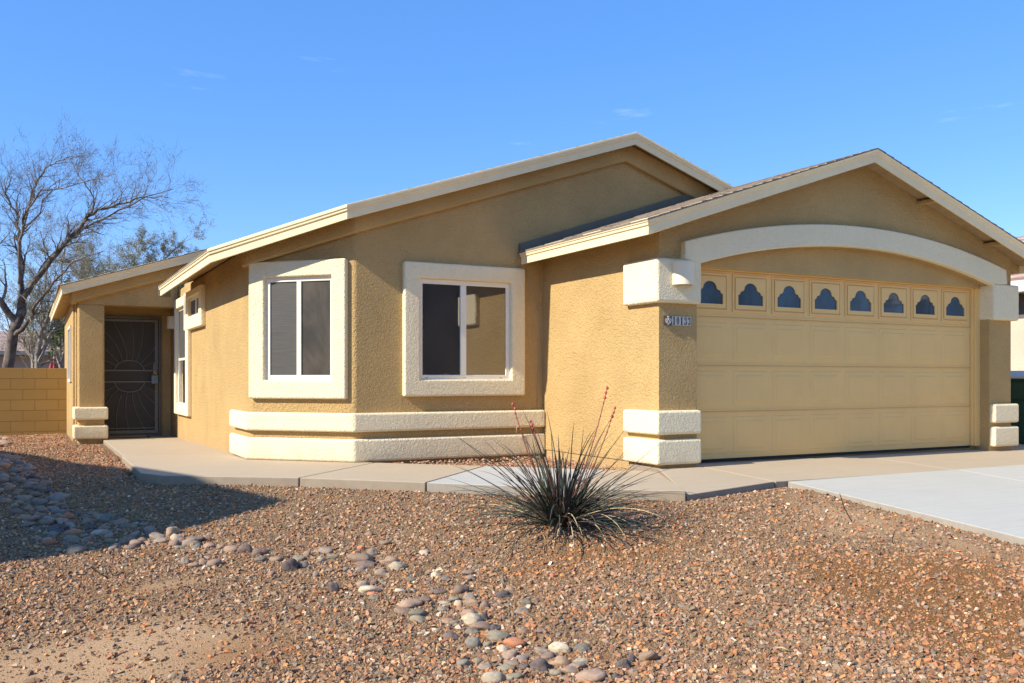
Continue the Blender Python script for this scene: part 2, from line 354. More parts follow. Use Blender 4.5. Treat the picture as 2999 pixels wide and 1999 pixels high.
def make_chips(n, smin, smax, region, name, flat=.45):
    pts = []; sz = []; ci = []
    k = 0
    sn, cs = math.sin(TH), math.cos(TH)
    while len(pts) < n and k < n*30:
        k += 1
        F = region[0]+(region[1]-region[0])*random.random()**region[2]; r = (random.random()*2-1)*(F*.60+.25)
        x = F*sn+r*cs; y = F*cs-r*sn
        if on_slab(x, y) or y > 21.9: continue
        sa, ru = soil(x, y) if y < 17 else (0, 0)
        if random.random() < sa*.84 or random.random() < ru*.62: continue
        pts.append((x, y, Gd(x, y))); s = smin+(smax-smin)*random.random()**3.3; sz.append(s)
        c = np.random.choice(12, p=PW) if False else rng.choice(12, p=PW)
        if ru > .3 and random.random() < .28: c = random.choice((2, 3, 8, 2))
        if F > 9 and random.random() < .45: c = random.choice((0, 1, 2, 6, 8))
        ci.append(c)
    pts = np.array(pts); sz = np.array(sz); n = len(pts)
    v = cube[None]*(1+rng.uniform(-.42, .30, (n, 8, 3)))
    v[:, 4:, :2] *= rng.uniform(.35, .95, (n, 1, 1))
    v *= np.stack([np.ones(n), rng.uniform(.5, .95, n), rng.uniform(.25, .25+flat, n)], 1)[:, None, :]*sz[:, None, None]*.5
    a, b, c = rng.uniform(0, 6.283, n), rng.normal(0, .50, n), rng.normal(0, .50, n)
    def rot(v, i, j, t):
        ct, st = np.cos(t)[:, None], np.sin(t)[:, None]; x, y = v[:, :, i].copy(), v[:, :, j].copy()
        v[:, :, i] = ct*x-st*y; v[:, :, j] = st*x+ct*y
    rot(v, 1, 2, b); rot(v, 0, 2, c); rot(v, 0, 1, a)
    v += pts[:, None, :]; v[:, :, 2] += (sz*rng.uniform(.05, .24, n))[:, None]
    fs = (cf[None]+(np.arange(n)*8)[:, None, None]).reshape(-1)
    me = bpy.data.meshes.new(name); me.vertices.add(n*8); me.vertices.foreach_set('co', v.reshape(-1))
    me.loops.add(n*24); me.loops.foreach_set('vertex_index', fs.astype(np.int32))
    me.polygons.add(n*6); me.polygons.foreach_set('loop_start', np.arange(0, n*24, 4, dtype=np.int32))
    me.update(calc_edges=True); me.validate()
    col = np.ones((n, 4), np.float32); col[:, :3] = np.clip(PAL[ci]*rng.uniform(.62, 1.38, (n, 1))*rng.uniform(.94, 1.06, (n, 3)), 0, 1)
    at = me.attributes.new('tone', 'FLOAT_COLOR', 'POINT'); at.data.foreach_set('color', np.repeat(col, 8, 0).ravel())
    me.shade_flat() if hasattr(me, 'shade_flat') else None
    m = mat(name+'_stone', rough=.9, spec=.2); A = N(m, 'ShaderNodeAttribute', attribute_name='tone')
    base(m, mix(m, ramp(m, noise_n(m, coords(m), 160, 3, .7), [(.3, (.35, .35, .35)), (.7, (0, 0, 0))]), A.outputs['Color'], (.2, .15, .11)))
    me.materials.append(m); o = bpy.data.objects.new(name, me); C.objects.link(o); return tag(o, None, None, kind='stuff')
g1 = make_chips(80000, .010, .036, (3.9, 11, 1.15), 'gravel')
tag(g1, 'crushed tan, orange and grey gravel chips spread over the front yard', 'gravel')
g2 = make_chips(26000, .014, .04, (9.0, 20.5, .8), 'gravel')
tag(g2, 'reddish crushed gravel by the porch pillar and the block wall', 'gravel')
g3 = make_chips(80000, .005, .011, (3.9, 8.5, 1.3), 'grit'); tag(g3, 'fine grit lying between the larger gravel chips', 'grit')
# chips in the little bed between the walkway and the front wall
def bed_chips():
    mb = MB(); 
    for i in range(1500):
        x = random.uniform(3.4, 5.72); y = random.uniform(7.7, 10.0)
        if x+y < 13.4: continue
        s = random.uniform(.008, .02); a = random.uniform(0, 6.28); p = Vector((x, y, -.985+random.uniform(0, .012)))
        vs = [(p+Vector((math.cos(a+k*1.57)*s*random.uniform(.7, 1.3), math.sin(a+k*1.57)*s, random.uniform(-.3, .3)*s))) for k in range(4)]
        mb.add(vs+[p+Vector((0, 0, s*.8))], [(0, 1, 4), (1, 2, 4), (2, 3, 4), (3, 0, 4)])
    m = mat('bed_gravel', rough=.95); v = N(m, 'ShaderNodeTexVoronoi', Scale=40.0); L(m, coords(m), v.inputs['Vector']); s_ = N(m, 'ShaderNodeSeparateColor'); L(m, v.outputs['Color'], s_.inputs[0])
    base(m, ramp(m, s_.outputs[0], [(0, (.2, .1, .06)), (.5, (.42, .2, .1)), (1, (.5, .4, .3))]))
    return tag(mb.build('gravel', m, fix=False), 'thin strip of reddish gravel between walkway and front wall', 'gravel', kind='stuff')
bed_chips()

# ---------------------------------------------------------------- concrete
mb = MB()      # entry walkway: pieces with their joints; top heights follow the fall
def wz(y): return -.955 if y < 11 else -.955-.0165*(y-11)
def poly_slab(mb, pts, zf, t=.16):
    n = len(pts); mb.add([(x, y, zf(x, y)) for x, y in pts]+[(x, y, zf(x, y)-t) for x, y in pts], [tuple(range(n)), tuple(range(n, 2*n))[::-1]]+[(i, i+n, (i+1) % n+n, (i+1) % n) for i in range(n)])
zf = lambda x, y: wz(y)
# diagonal run, outer edge x+y ~ 10.97, inner edge x+y = 13.33; joints square to it
def dg(t, w): # t along diagonal (x), w 0 outer..1 inner
    base_ = Vector((t, 10.965-t)); return base_+Vector((.7071, .7071))*w*1.665
P_ = lambda v: (v.x, v.y)
j = [1.30, 2.27, 3.215, 4.15, 4.93]
A0 = (.95, 9.92); A1 = (1.12, 9.53); A2 = (1.72, 9.10)
runs = [[A1, A2, P_(dg(2.262, 0)), P_(dg(2.262, 1)), (2.34, 11.03), (2.34, 12.4), (.97, 12.4), A0],
        [P_(dg(2.27, 0)), P_(dg(3.200, 0)), P_(dg(3.200, 1)), P_(dg(2.27, 1))]]
for r_ in runs: poly_slab(mb, r_, zf)
poly_slab(mb, [(1.0, 12.41), (2.34, 12.41), (2.34, 18.3), (1.06, 18.3)], zf)
poly_slab(mb, [P_(dg(4.165, 0)), (4.93, 6.13), (5.72, 7.58), P_(dg(4.165, 1))], lambda x, y: -.958)
walk = struct(mb.build('walkway', M['walk'], bevel=.012, seg=2))
mb = MB(); poly_slab(mb, [P_(dg(3.208, 0)), P_(dg(4.157, 0)), P_(dg(4.157, 1)), P_(dg(3.208, 1))], lambda x, y: -.957)
struct(mb.build('walkway_section', M['walk_new'], bevel=.012, seg=2))
az = lambda x, y: -.918-.045*(7.8-y)-.004*(x-5)
mb = MB()
poly_slab(mb, [(4.945, 6.14), (6.285, 6.48), (6.285, 8.1), (5.74, 8.1), (5.74, 7.58)], az)
poly_slab(mb, [(6.297, 6.48), (8.92, 6.46), (8.92, 8.1), (6.297, 8.1)], az)
poly_slab(mb, [(8.932, 6.46), (12.6, 6.42), (12.6, 9.5), (11.3, 9.5), (11.3, 8.1), (8.932, 8.1)], az)
struct(mb.build('garage_apron', M['walk'], bevel=.01, seg=2))
dz = lambda x, y: -.985-.075*(6.45-y) if y > 4.5 else -1.131-.09*(4.5-y)
mb = MB()
for x0, x1 in ((6.42, 8.92), (8.93, 12.6)):
    for y0, y1 in ((3.2, 6.445), (-.2, 3.19), (-7, -.21)):
        n = 6; 
        for i in range(n):
            a, b = y0+(y1-y0)*i/n, y0+(y1-y0)*(i+1)/n
            if i == 0: lo = len(mb.v)
        pts_top = [(x, y0+(y1-y0)*i/n) for i in range(n+1) for x in (x0, x1)]
        k = len(mb.v); mb.v += [(x, y, dz(x, y)) for x, y in pts_top]; mb.v += [(x, y, dz(x, y)-.16) for x, y in pts_top]; m_ = len(pts_top)
        for i in range(n):
            a = k+2*i; mb.f += [(a, a+1, a+3, a+2), (a+m_, a+m_+2, a+m_+3, a+m_+1), (a, a+2, a+2+m_, a+m_), (a+1, a+1+m_, a+3+m_, a+3)]
        mb.f += [(k, k+m_, k+1+m_, k+1), (k+2*n, k+2*n+1, k+2*n+1+m_, k+2*n+m_)]
struct(mb.build('driveway', M['drive'], bevel=.01, seg=2))
mb = MB()
def strip(mb, a, b, w, zfun, up=.004):
    a, b = Vector(a), Vector(b); d = (b-a).normalized(); n = Vector((-d.y, d.x))*w/2
    q = [a+n, b+n, b-n, a-n]; mb.add([(p.x, p.y, zfun(p.x, p.y)+up) for p in q], [(0, 1, 2, 3)])
# street beyond the yard (behind the camera)
mb = MB(); mb.box(-80, 80, -16, -8, -1.9, -1.685); struct(mb.build('road', mat('asphalt', (.05, .05, .05), .9)))

# ---------------------------------------------------------------- THE HOUSE
house = empty('house', (6, 12, -1.0), 'single-storey tan stucco house with cream trim and a wide garage door', 'house')
def hb(mb, name, m, bevel=0, seg=3, parent=None, **k): 
    o = mb.build(name, m, parent or house, bevel, seg, **k); return o
UG, VG, VM, UL = 5.755, 7.60, 10.03, 2.288
CU = 3.257                      # chamfer corner
zt = lambda u: 3.25-abs(u-7.0)/3.0
zg = lambda u: 2.685-abs(u-8.66)/3.0
zp = lambda u: 1.574+(u-.382)*.324 if u < 5.0 else 1.574+4.618*.324-(u-5.0)*.324
GR = 11.635
FR = Frame((0, VG, 0), (1, 0, 0), (0, -1, 0))            # garage front: u, z
FM = Frame((0, VM, 0), (1, 0, 0), (0, -1, 0))            # main front
FS = Frame((UG, 0, 0), (0, 1, 0), (-1, 0, 0))            # garage side: v, z
FL = Frame((UL, 0, 0), (0, 1, 0), (-1, 0, 0))            # lit left wall
FC = Frame((CU, VM, 0), (-1, 1, 0), (-1, -1, 0))         # 45 degree wall, s from its right corner
CL = (CU-UL)*math.sqrt(2)
# walls, thick slabs butted
mb = MB()
so = .07
foot = [(CU, VM), (7.0, VM), (GR, VM), (GR, 20.5), (7.0, 20.5), (UL, 20.5), (UL, VM+(CU-UL))]
n = len(foot)
mb.add([(x, y, -1.22) for x, y in foot]+[(x, y, zt(x)-so) for x, y in foot], [(i, (i+1) % n, n+(i+1) % n, n+i) for i in range(n)]+[(n+0, n+1, n+4, n+5), (n+1, n+2, n+3, n+4), (n+5, n+6, n+0)])
hb(mb, 'wall', M['wall'], .03)
# garage box: side walls, front header with the arched opening
DL, DR = 6.26, 11.18            # opening
# gable above the opening
arc = []
ch, sg = (DR-DL)/2, .33
Rr = (ch*ch+sg*sg)/(2*sg)
for i in range(25):
    t = -1+2*i/24; x = t*ch; arc.append(((DL+DR)/2+x, 1.235+math.sqrt(Rr*Rr-x*x)-(Rr-sg)))
xc = [a[0] for a in arc]
topz = lambda u: zg(u)-.065
poly = [(UG, -1.2), (DL, -1.2)]+arc+[(DR, -1.2), (GR, -1.2), (GR, topz(GR)), (8.66, topz(8.66)), (UG, topz(UG))]
mb = MB().extr([(u, VG, z) for u, z in poly], (0, .30, 0))
hb(mb, 'garage_front_wall', M['wall'], .028, 3, edges=lambda a, b: abs(a.y-VG) < .01 and abs(b.y-VG) < .01 and not (a.z > 1.5 and b.z > 1.5) and a.z+b.z > -2.3)
for x0, x1, y1 in ((UG, UG+.2, VM), (GR-.2, GR, VM+.2)):
    zz = (topz(x0), topz(x1)); mb = MB().box(x0+.014, x1, VG+.32, y1, -1.2, -.90); hb(mb, 'foundation', M['wall_smooth'])
    mb = MB().hexa([(x0, VG+.30, -.895), (x1, VG+.30, -.895), (x1, y1, -.895), (x0, y1, -.895)], [(x0, VG+.30, zz[0]), (x1, VG+.30, zz[1]), (x1, y1, zz[1]), (x0, y1, zz[0])]); hb(mb, 'garage_side_wall', M['wall'])
# recessed infill over the door
mb = MB(); seg_ = [(DL+.02, 1.215)]+[(DR-.02, 1.215)]+[(a[0], a[1]+.05) for a in arc[::-1][1:-1]]
mb.extr([(u, 7.70, z) for u, z in seg_], (0, .16, 0)); hb(mb, 'arch_infill', M['wall_smooth'], .012, 2)
mb = MB(); mb.box(DL-.1, DR+.1, 7.82, 8.05, -1.1, 1.3); hb(mb, 'garage_inner_wall', M['wall_smooth'])
# ---- foam trims
p = .075
mb = MB()     # the arch band
out_ = []; inn = []
c0 = (DL+DR)/2
ch2, sg2 = (11.43-6.045)/2, .36; R2 = (ch2*ch2+sg2*sg2)/(2*sg2)
for i in range(33):
    t = -1+2*i/32; x2 = t*ch2; x = t*(ch+.0)
    out_.append((c0+.018+x2, 1.455+math.sqrt(R2*R2-x2*x2)-(R2-sg2))); inn.append((c0+x, 1.235+math.sqrt(Rr*Rr-x*x)-(Rr-sg)))
pts = [(6.045, 1.262)]+out_+[(11.455, 1.262)]+[(DR, 1.262)]+inn[::-1][0:]+[(DL, 1.262)]
pts = [(6.045, 1.262)]+out_+[(11.455, 1.262), (DR+.005, 1.262)]+[(a, b) for a, b in inn[::-1]]
mb.extr([(u, VG-p, z) for u, z in pts], (0, p+.02, 0)); hb(mb, 'arch_trim', M['trim'], .018, 3, angle=R(28))
def corner_block(name, x0, x1, yb, z0, z1, m):
    mb = MB(); mb.box(x0, x1, VG-p, yb, z0, z1); return hb(mb, name, m, .03, 4)
corner_block('trim_block', UG-p, DL+.008, 8.155, .80, 1.262, M['trim'])
corner_block('trim_block', DR-.008, GR+p, 8.155, .785, 1.262, M['trim'])
for z0, z1 in ((-.58, -.328), (-.895, -.63)):
    corner_block('trim_band', UG-p, DL+.012, 8.155, z0, z1, M['trim'])
    corner_block('trim_band', DR+.01, GR+p, 8.155, z0, z1, M['trim'])
# bands round the angled bay
bayL = (UL, VM+(CU-UL))
for z0, z1 in ((-.61, -.39), (-.955, -.69)):
    P4 = [(UG-.001, VM), (CU, VM), bayL, (UL, 11.98)]
    mb = MB(); P = [Vector((*q, 0)) for q in P4][::-1]      # from the left end to the right: outside on the right
    mb.sweep(P, [(.0, z0), (-p, z0), (-p, z1), (0, z1)]); hb(mb, 'trim_band', M['trim'], .03, 4)
# raking trim under the eaves
P = [Vector((UL, 11.18, zt(UL))), Vector((*bayL, zt(UL))), Vector((CU, VM, zt(CU))), Vector((7.0, VM, zt(7.0))), Vector((9.0, VM, zt(9.0)))]
mb = MB(); mb.sweep(P, [(.0, -.33), (-.085, -.33), (-.085, -.070), (0, -.070)]); hb(mb, 'rake_trim', M['wall_smooth'], .028, 3)
# porch raking trim
P = [Vector((.655, 17.50, zp(.66))), Vector((.655, 17.2, zp(.66))), Vector((4.8, 17.2, zp(4.8)))]
mb = MB(); mb.sweep(P, [(0, -.36), (-.12, -.36), (-.12, -.070), (0, -.070)]); hb(mb, 'rake_trim', M['wall_smooth'], .035, 3)

# ---- porch
mb = MB(); mb.box(.657, 1.07, 17.2, 17.62, -1.3, 1.30); hb(mb, 'porch_pillar', M['wall'], .03)
mb = MB()
mb.extr([(.657, 17.2, 1.295), (UL-.002, 17.2, 1.295), (UL-.002, 17.2, zp(UL)-.07), (.657, 17.2, zp(.657)-.07)], (0, .42, 0))
hb(mb, 'porch_beam', M['wall'], .02)
mb = MB(); mb.extr([(UL, 17.2, 1.40), (5.0, 17.2, 2.0), (5.0, 17.2, zp(5.0)-.07), (UL, 17.2, zp(UL)-.07)], (0, .42, 0))
hb(mb, 'porch_gable', M['wall'])
mb = MB(); mb.box(.70, 2.2875, 18.25, 18.5, -1.25, 1.5); hb(mb, 'porch_back_wall', M['wall_smooth'])
mb = MB(); mb.box(.688, .9, 17.62, 18.25, -1.3, zp(.69)-.08); mb.box(.612, .9, 18.5, 23.5, -1.35, zp(.612)-.08)
mb.box(.650, .9, 18.25, 18.5, -1.35, zp(.65)-.08); hb(mb, 'porch_side_wall', M['wall'], .02)
mb = MB(); mb.box(1.07, UL, 17.62, 18.25, 1.42, 1.46); hb(mb, 'porch_ceiling', M['wall_smooth'])
for z0, z1 in ((-.70, -.483), (-1.035, -.80)):
    mb = MB(); mb.box(.657-p, 1.07+p*.75, 17.2-p, 17.66, z0, z1); hb(mb, 'trim_band', M['trim'], .03, 4)
# side window of the porch wall, seen edge-on
sw = hb(Frame((.612, 0, 0), (0, 1, 0), (-1, 0, 0)).ring(MB(), (18.9, 20.1, -.05, 1.02), (18.95, 20.05, 0, .97), -.01, .035), 'window', M['vinyl'])
hb(Frame((.612, 0, 0), (0, 1, 0), (-1, 0, 0)).slab(MB(), 18.94, 20.06, -.01, .98, -.01, .006), 'pane', M['glass'], parent=sw)

# ---- roofs
def roof_left(poly_fn, u0, u1, zfn, name, sgn=1):
    """shingle courses on a slope falling in u; poly_fn(u) -> (v_front, v_back)"""
    mb = MB(); step = .135; n = max(1, int(abs(u1-u0)/step+.5)); du = (u1-u0)/n
    for i in range(n):
        a, b = u0+du*i, u0+du*(i+1)
        va, vb = poly_fn(a), poly_fn(b)
        # tabs of slightly different thickness
        v = min(va[0], vb[0]); k = 0
        fa, fb = va[0], vb[0]
        nseg = 10 if k == 0 else 1
        lens = []
        tot_a, tot_b = va[1]-va[0], vb[1]-vb[0]
        cuts = [0]
        while cuts[-1] < 1:
            cuts.append(cuts[-1]+random.uniform(.16, .5)/max(.4, tot_b) if cuts[-1]*tot_b < 2.5 else 1)
        cuts[-1] = 1
        for q in range(len(cuts)-1):
            s0, s1 = cuts[q], cuts[q+1]; h = random.uniform(.008, .017)
            P = [(a, va[0]+tot_a*s0), (b, vb[0]+tot_b*s0), (b, vb[0]+tot_b*s1), (a, va[0]+tot_a*s1)]
            top = [(P[0][0], P[0][1], zfn(a)+h), (P[1][0], P[1][1], zfn(b)+.005), (P[2][0], P[2][1], zfn(b)+.005), (P[3][0], P[3][1], zfn(a)+h)]
            bot = [(x, y, zfn(x)-.010) for x, y in P]
            mb.hexa(bot, top)
    return mb.build(name, M['shingle'], house)
def chamf(u): return 10.985-(u-1.80) if u < 3.06 else 9.72
roof_left(lambda u: (chamf(u), 15.75 if u < 2.35 else 17.1), 1.78, 7.0, zt, 'roof')
roof_left(lambda u: (9.72, 21), 12.2, 7.0, zt, 'roof')
roof_left(lambda u: (7.27, 10.0 if u < 5.8 else 11.5), 5.37, 8.66, zg, 'roof')
roof_left(lambda u: (7.27, 9.70 if u > 8.8 else 10.5), 11.95, 8.66, zg, 'roof')
roof_left(lambda u: (16.87, 25), .34, 5.0, zp, 'roof')
roof_left(lambda u: (16.87, 25), 9.6, 5.0, zp, 'roof')
# decks under the shingles
def deck(pts, zfn, name='soffit', t=.05, m=None):
    mb = MB(); n = len(pts)
    mb.add([(x, y, zfn(x)-.012) for x, y in pts]+[(x, y, zfn(x)-.012-t) for x, y in pts], [tuple(range(n)), tuple(range(n, 2*n))[::-1]]+[(i, i+n, (i+1) % n+n, (i+1) % n) for i in range(n)])
    return hb(mb, name, m or M['eave_wood'])
deck([(1.83, 15.72), (1.83, 11.0), (3.085, 9.76), (7.0, 9.76), (7.0, 17.1), (2.35, 17.1), (2.35, 15.72)], zt)
deck([(7.0, 9.76), (9.3, 9.76), (9.3, 15), (7.0, 15)], zt)
deck([(5.42, 9.95), (5.42, 7.32), (8.66, 7.32), (8.66, 11), (5.8, 11), (5.8, 9.95)], zg)
deck([(8.66, 7.32), (11.90, 7.32), (11.90, 11), (8.66, 11)], zg)
deck([(.36, 24.9), (.41, 16.92), (5.0, 16.92), (5.0, 24.9)], zp)
prof = [(0, .006), (-.028, .006), (-.028, -.030), (-.016, -.034), (-.016, -.062), (0, -.066), (0, -.155), (.022, -.155), (.022, .006)]
def fascia(path, zfn, name='fascia', dz=0, sc=1):
    mb = MB(); mb.sweep([Vector((u, v, zfn(u)+dz)) for u, v in path], [(a, b*sc) for a, b in prof]); return hb(mb, name, M['fascia'], .003, 1)
fascia([(1.81, 15.75), (1.81, 10.98), (3.075, 9.74), (7.0, 9.74), (8.74, 9.74)], zt)
fascia([(5.40, 9.96), (5.40, 7.30), (8.66, 7.30), (11.92, 7.30), (11.92, 11)], zg)
fascia([(.34, 24.9), (.395, 16.9), (5.0, 16.9)], zp)
# flashing boards where the garage roof meets the front wall
mb = MB(); mb.extr([(5.40, VM-.05, zg(5.40)+.0), (8.50, VM-.05, zg(8.5)+.0), (8.50, VM-.05, zg(8.5)+.11), (5.40, VM-.05, zg(5.4)+.11)], (0, .049, 0)); hb(mb, 'flashing', M['flash'])
mb = MB(); mb.box(1.80, 1.98, 15.80, 15.86, 1.36, 1.56); hb(mb, 'flashing', M['flash'])
# rafter tails under the porch's left eave
for i in range(14):
    v = 17.15+i*.56
    mb = MB(); ue = .42-(v-17)*.006
    mb.extr([(ue, v, zp(ue)-.14), (.62, v, zp(.62)-.16), (.62, v, zp(.62)-.064), (ue, v, zp(ue)-.064)], (0, .045, 0)); hb(mb, 'rafter_tail', M['fascia'])
mb = MB(); mb.extr([(11.62, VG+.05, zg(11.62)-.18), (11.89, VG+.05, zg(11.89)-.15), (11.89, VG+.05, zg(11.89)-.064), (11.62, VG+.05, zg(11.62)-.064)], (0, .05, 0)); hb(mb, 'rafter_tail', M['wall_smooth'])
for u_ in (9.75, 11.05):       # lookout blocks under the right rake
    mb = MB(); mb.box(u_, u_+.09, 7.32, VG, zg(u_+.045)-.125, zg(u_+.045)-.085); hb(mb, 'lookout_block', M['wall_smooth'])

# ---- windows
def window(F, trim_o, trim_i, fr_i, mull, panes, trim=True, fd=.006):
    w = hb(F.ring(MB(), trim_i, fr_i, -.012, .02), 'window', M['vinyl'], .004, 2)
    if trim: hb(F.ring(MB(), trim_o, trim_i, -.015, p-.005), 'window_trim', M['trim'], .024, 4, parent=w)
    for (a, b) in mull: hb(F.slab(MB(), a, b, fr_i[2], fr_i[3], -.01, .026), 'mullion', M['vinyl'], .004, 2, parent=w)
    for (a, b, z0, z1, m_) in panes: hb(F.slab(MB(), a, b, z0, z1, -.012, fd), 'pane', m_, parent=w)
    return w
w1 = window(FC, (.085, CL-.0, -.23, 1.392), (.27, 1.155, -.013, 1.20), (.305, 1.10, .048, 1.148), [(.685, .742)],
       [(.30, .70, .04, 1.15, M['glass_blind']), (.72, 1.11, .04, 1.15, M['screen'])])
w1['label'] = 'two-pane sliding window on the angled wall, left pane behind a grey screen'
for a in (.43, 1.0): hb(FC.slab(MB(), a, a+.05, .012, .017, .019, .0215), 'weep_slot', M['rubber'], parent=w1)
w2 = window(FM, (3.84, 5.466, -.205, 1.395), (4.044, 5.266, -.003, 1.203), (4.089, 5.211, .052, 1.145), [(4.587, 4.663)],
       [(4.08, 4.60, .04, 1.16, M['glass']), (4.65, 5.22, .04, 1.16, M['glass'])])
w2['label'] = 'two-pane sliding window beside the garage, reflecting the garage wall'
for a in (4.12, 4.62, 5.12): hb(FM.slab(MB(), a, a+.04, .015, .020, .019, .0215), 'weep_slot', M['rubber'], parent=w2)
# narrow sidelight and the little square window
tw = hb(FL.ring(MB(), (15.86, 17.07, -.47, 1.245), (15.95, 17.0, -.41, 1.205), -.012, .02), 'window', M['vinyl'], .004, 2)
tw['label'] = 'tall narrow window beside the porch'
hb(FL.ring(MB(), (15.65, 17.22, -.62, 1.42), (15.87, 17.06, -.44, 1.245), -.01, p), 'window_trim', M['trim'], .024, 4, parent=tw)
for z0, z1, m_ in ((-.42, .37, M['glass_blind']), (.33, 1.21, M['screen'])): hb(FL.slab(MB(), 15.94, 17.01, z0, z1, -.012, .006 if z0 < 0 else .010), 'pane', m_, parent=tw)
hb(FL.slab(MB(), 15.93, 17.02, .33, .37, 0, .024), 'mullion', M['vinyl'], parent=tw)
sq = window(FL, (14.42, 15.70, .81, 1.47), (14.45, 15.76, 1.02, 1.33), (14.52, 15.68, 1.055, 1.285), [(15.02, 15.10)], [(14.51, 15.69, 1.05, 1.29, M['screen'])], trim=False)
sq['label'] = 'small square window high beside the tall narrow one'
hb(FL.ring(MB(), (14.25, 16.0, .81, 1.44), (14.46, 15.75, 1.02, 1.33), -.01, p+.004), 'window_trim', M['trim'], .024, 4, parent=sq)

# ---- garage door
VD = 7.79
FD = Frame((0, VD, 0), (1, 0, 0), (0, -1, 0))
mb = MB(); secs = [(-.885, -.360), (-.355, .152), (.157, .692), (.697, 1.205)]
D0, D1 = 6.27, 11.045
for a, b in secs: FD.slab(mb, D0, D1, a, b, -.04, 0)
gd = hb(mb, 'garage_door', M['door_tan'], .003, 2)
hb(FD.slab(MB(), D0+.01, D1-.01, -.88, 1.2, -.03, -.008), 'door_backing', M['door_tan'], parent=gd)
mb = MB()
pc = [6.589+.592*i for i in range(8)]
for (a, b) in secs[:3]:
    for c in pc:
        h0, h1 = a+.055, b-.055
        # raised border then raised field, with bevelled shoulders
        def frustum(u0, u1, z0, z1, d0, d1, s):
            A = FD.rect(u0, u1, z0, z1, d0); B = FD.rect(u0+s, u1-s, z0+s, z1-s, d1); mb.hexa(A, B)
        frustum(c-.255, c+.255, h0, h1, -.001, .005, .012)
        frustum(c-.205, c+.205, h0+.05, h1-.05, .0045, .010, .014)
for (a, b) in secs[1:]: 
    FD.slab(mb, D0, D1, a+.004, a+.018, -.001, .006)
    FD.slab(mb, D0, D1, a-.034, a-.018, -.001, .005)
hb(mb, 'door_panel', M['door_tan'], parent=gd)
def ogee(c, z0, w, h):
    hw = w/2; r = hw*.50
    P = [(c-hw, z0), (c+hw, z0), (c+hw, z0+h*.44)]
    for i in range(1, 5): t = i/4*math.pi/2; P.append((c+hw-hw*.20*math.sin(t)*1.0, z0+h*.44+hw*.18*(1-math.cos(t))+h*.03*math.sin(t)))
    P.append((c+hw*.80, z0+h*.60))
    for i in range(1, 5): t = i/4*math.pi/2; P.append((c+hw*.80-hw*.26*math.sin(t), z0+h*.60+h*.08*(1-math.cos(t))+h*.02*math.sin(t)))
    zc = z0+h-r*.80
    for i in range(13):
        t = math.pi*i/12
        P.append((c+r*1.04*math.cos(t), z0+h*.70+(h*.30)*math.sin(t)))
    left = [(2*c-x, z) for x, z in P[2:12]][::-1]
    return P+left
def plate_hole(F, outer, inner, d0, d1):
    bm = bmesh.new()
    def loop(pts): 
        vs = [bm.verts.new(F.p(u, z, d1)) for u, z in pts]; return [bm.edges.new((vs[i], vs[(i+1) % len(vs)])) for i in range(len(vs))]
    e = loop(outer)+loop(inner)
    bmesh.ops.triangle_fill(bm, edges=e, use_beauty=True, use_dissolve=False)
    r = bmesh.ops.extrude_face_region(bm, geom=bm.faces[:])
    for v in [g for g in r['geom'] if isinstance(g, bmesh.types.BMVert)]: v.co += F.n*(d0-d1)
    bmesh.ops.recalc_face_normals(bm, faces=bm.faces)
    me = bpy.data.meshes.new('m'); bm.to_mesh(me); bm.free(); return me
za, zb = .765, 1.165
for i, c in enumerate(pc):
    og = ogee(c, .836, .372, .252)
    me = plate_hole(FD, [(c-.225, za+.025), (c+.225, za+.025), (c+.225, zb-.025), (c-.225, zb-.025)], og, -.001, .016)
    me.materials.append(M['door_tan']); o = bpy.data.objects.new('door_window', me); C.objects.link(o); o.parent = gd
    hb(FD.ring(MB(), (c-.262, c+.262, za-.012, zb+.012), (c-.238, c+.238, za+.012, zb-.012), -.001, .013), 'frame', M['door_tan'], .004, 2, parent=o)
    mb = MB(); FD.slab(mb, c-.19, c+.19, .83, 1.095, -.001, .003); hb(mb, 'pane', M['glass_garage'], parent=o)
mb = MB()                     # casing round the door
FD.slab(mb, 11.05, 11.085, -.885, 1.213, -.04, .03); FD.slab(mb, 11.085, 11.185, -.89, 1.215, -.04, .055); FD.slab(mb, DL, D0+.0, -.89, 1.2, -.03, .03); FD.slab(mb, 6.27, 11.05, 1.207, 1.235, -.03, .055)
hb(mb, 'door_casing', M['door_tan'], .004, 2, parent=gd)
mb = MB(); FD.slab(mb, D0, D1, -.915, -.886, -.03, .008); hb(mb, 'bottom_seal', M['rubber'], parent=gd)

# ---- security door
FP = Frame((0, 18.25, 0), (1, 0, 0), (0, -1, 0))
sd = hb(FP.ring(MB(), (1.0, 2.106, -1.085, 1.17), (1.045, 2.062, -1.03, 1.125), -.01, .085), 'security_door', M['iron'], .006, 2)
leaf = hb(FP.ring(MB(), (1.05, 2.057, -1.02, 1.118), (1.115, 1.997, -.955, 1.075), .03, .07), 'door_leaf', M['bar'], .005, 2, parent=sd)
hb(FP.slab(MB(), 1.10, 2.01, -.97, 1.09, .038, .046), 'screen', M['mesh'], parent=sd)
dd = .062
def bar(pts, r=.0072, n=6): return MB().tube([FP.p(u, z, dd) for u, z in pts], r, n)
def curve3(a, b, c, n=10):   # quadratic through b at the middle
    q = [2*b[k]-.5*(a[k]+c[k]) for k in (0, 1)]
    return [tuple((1-t)**2*a[k]+2*t*(1-t)*q[k]+t*t*c[k] for k in (0, 1)) for t in [i/n for i in range(n+1)]]
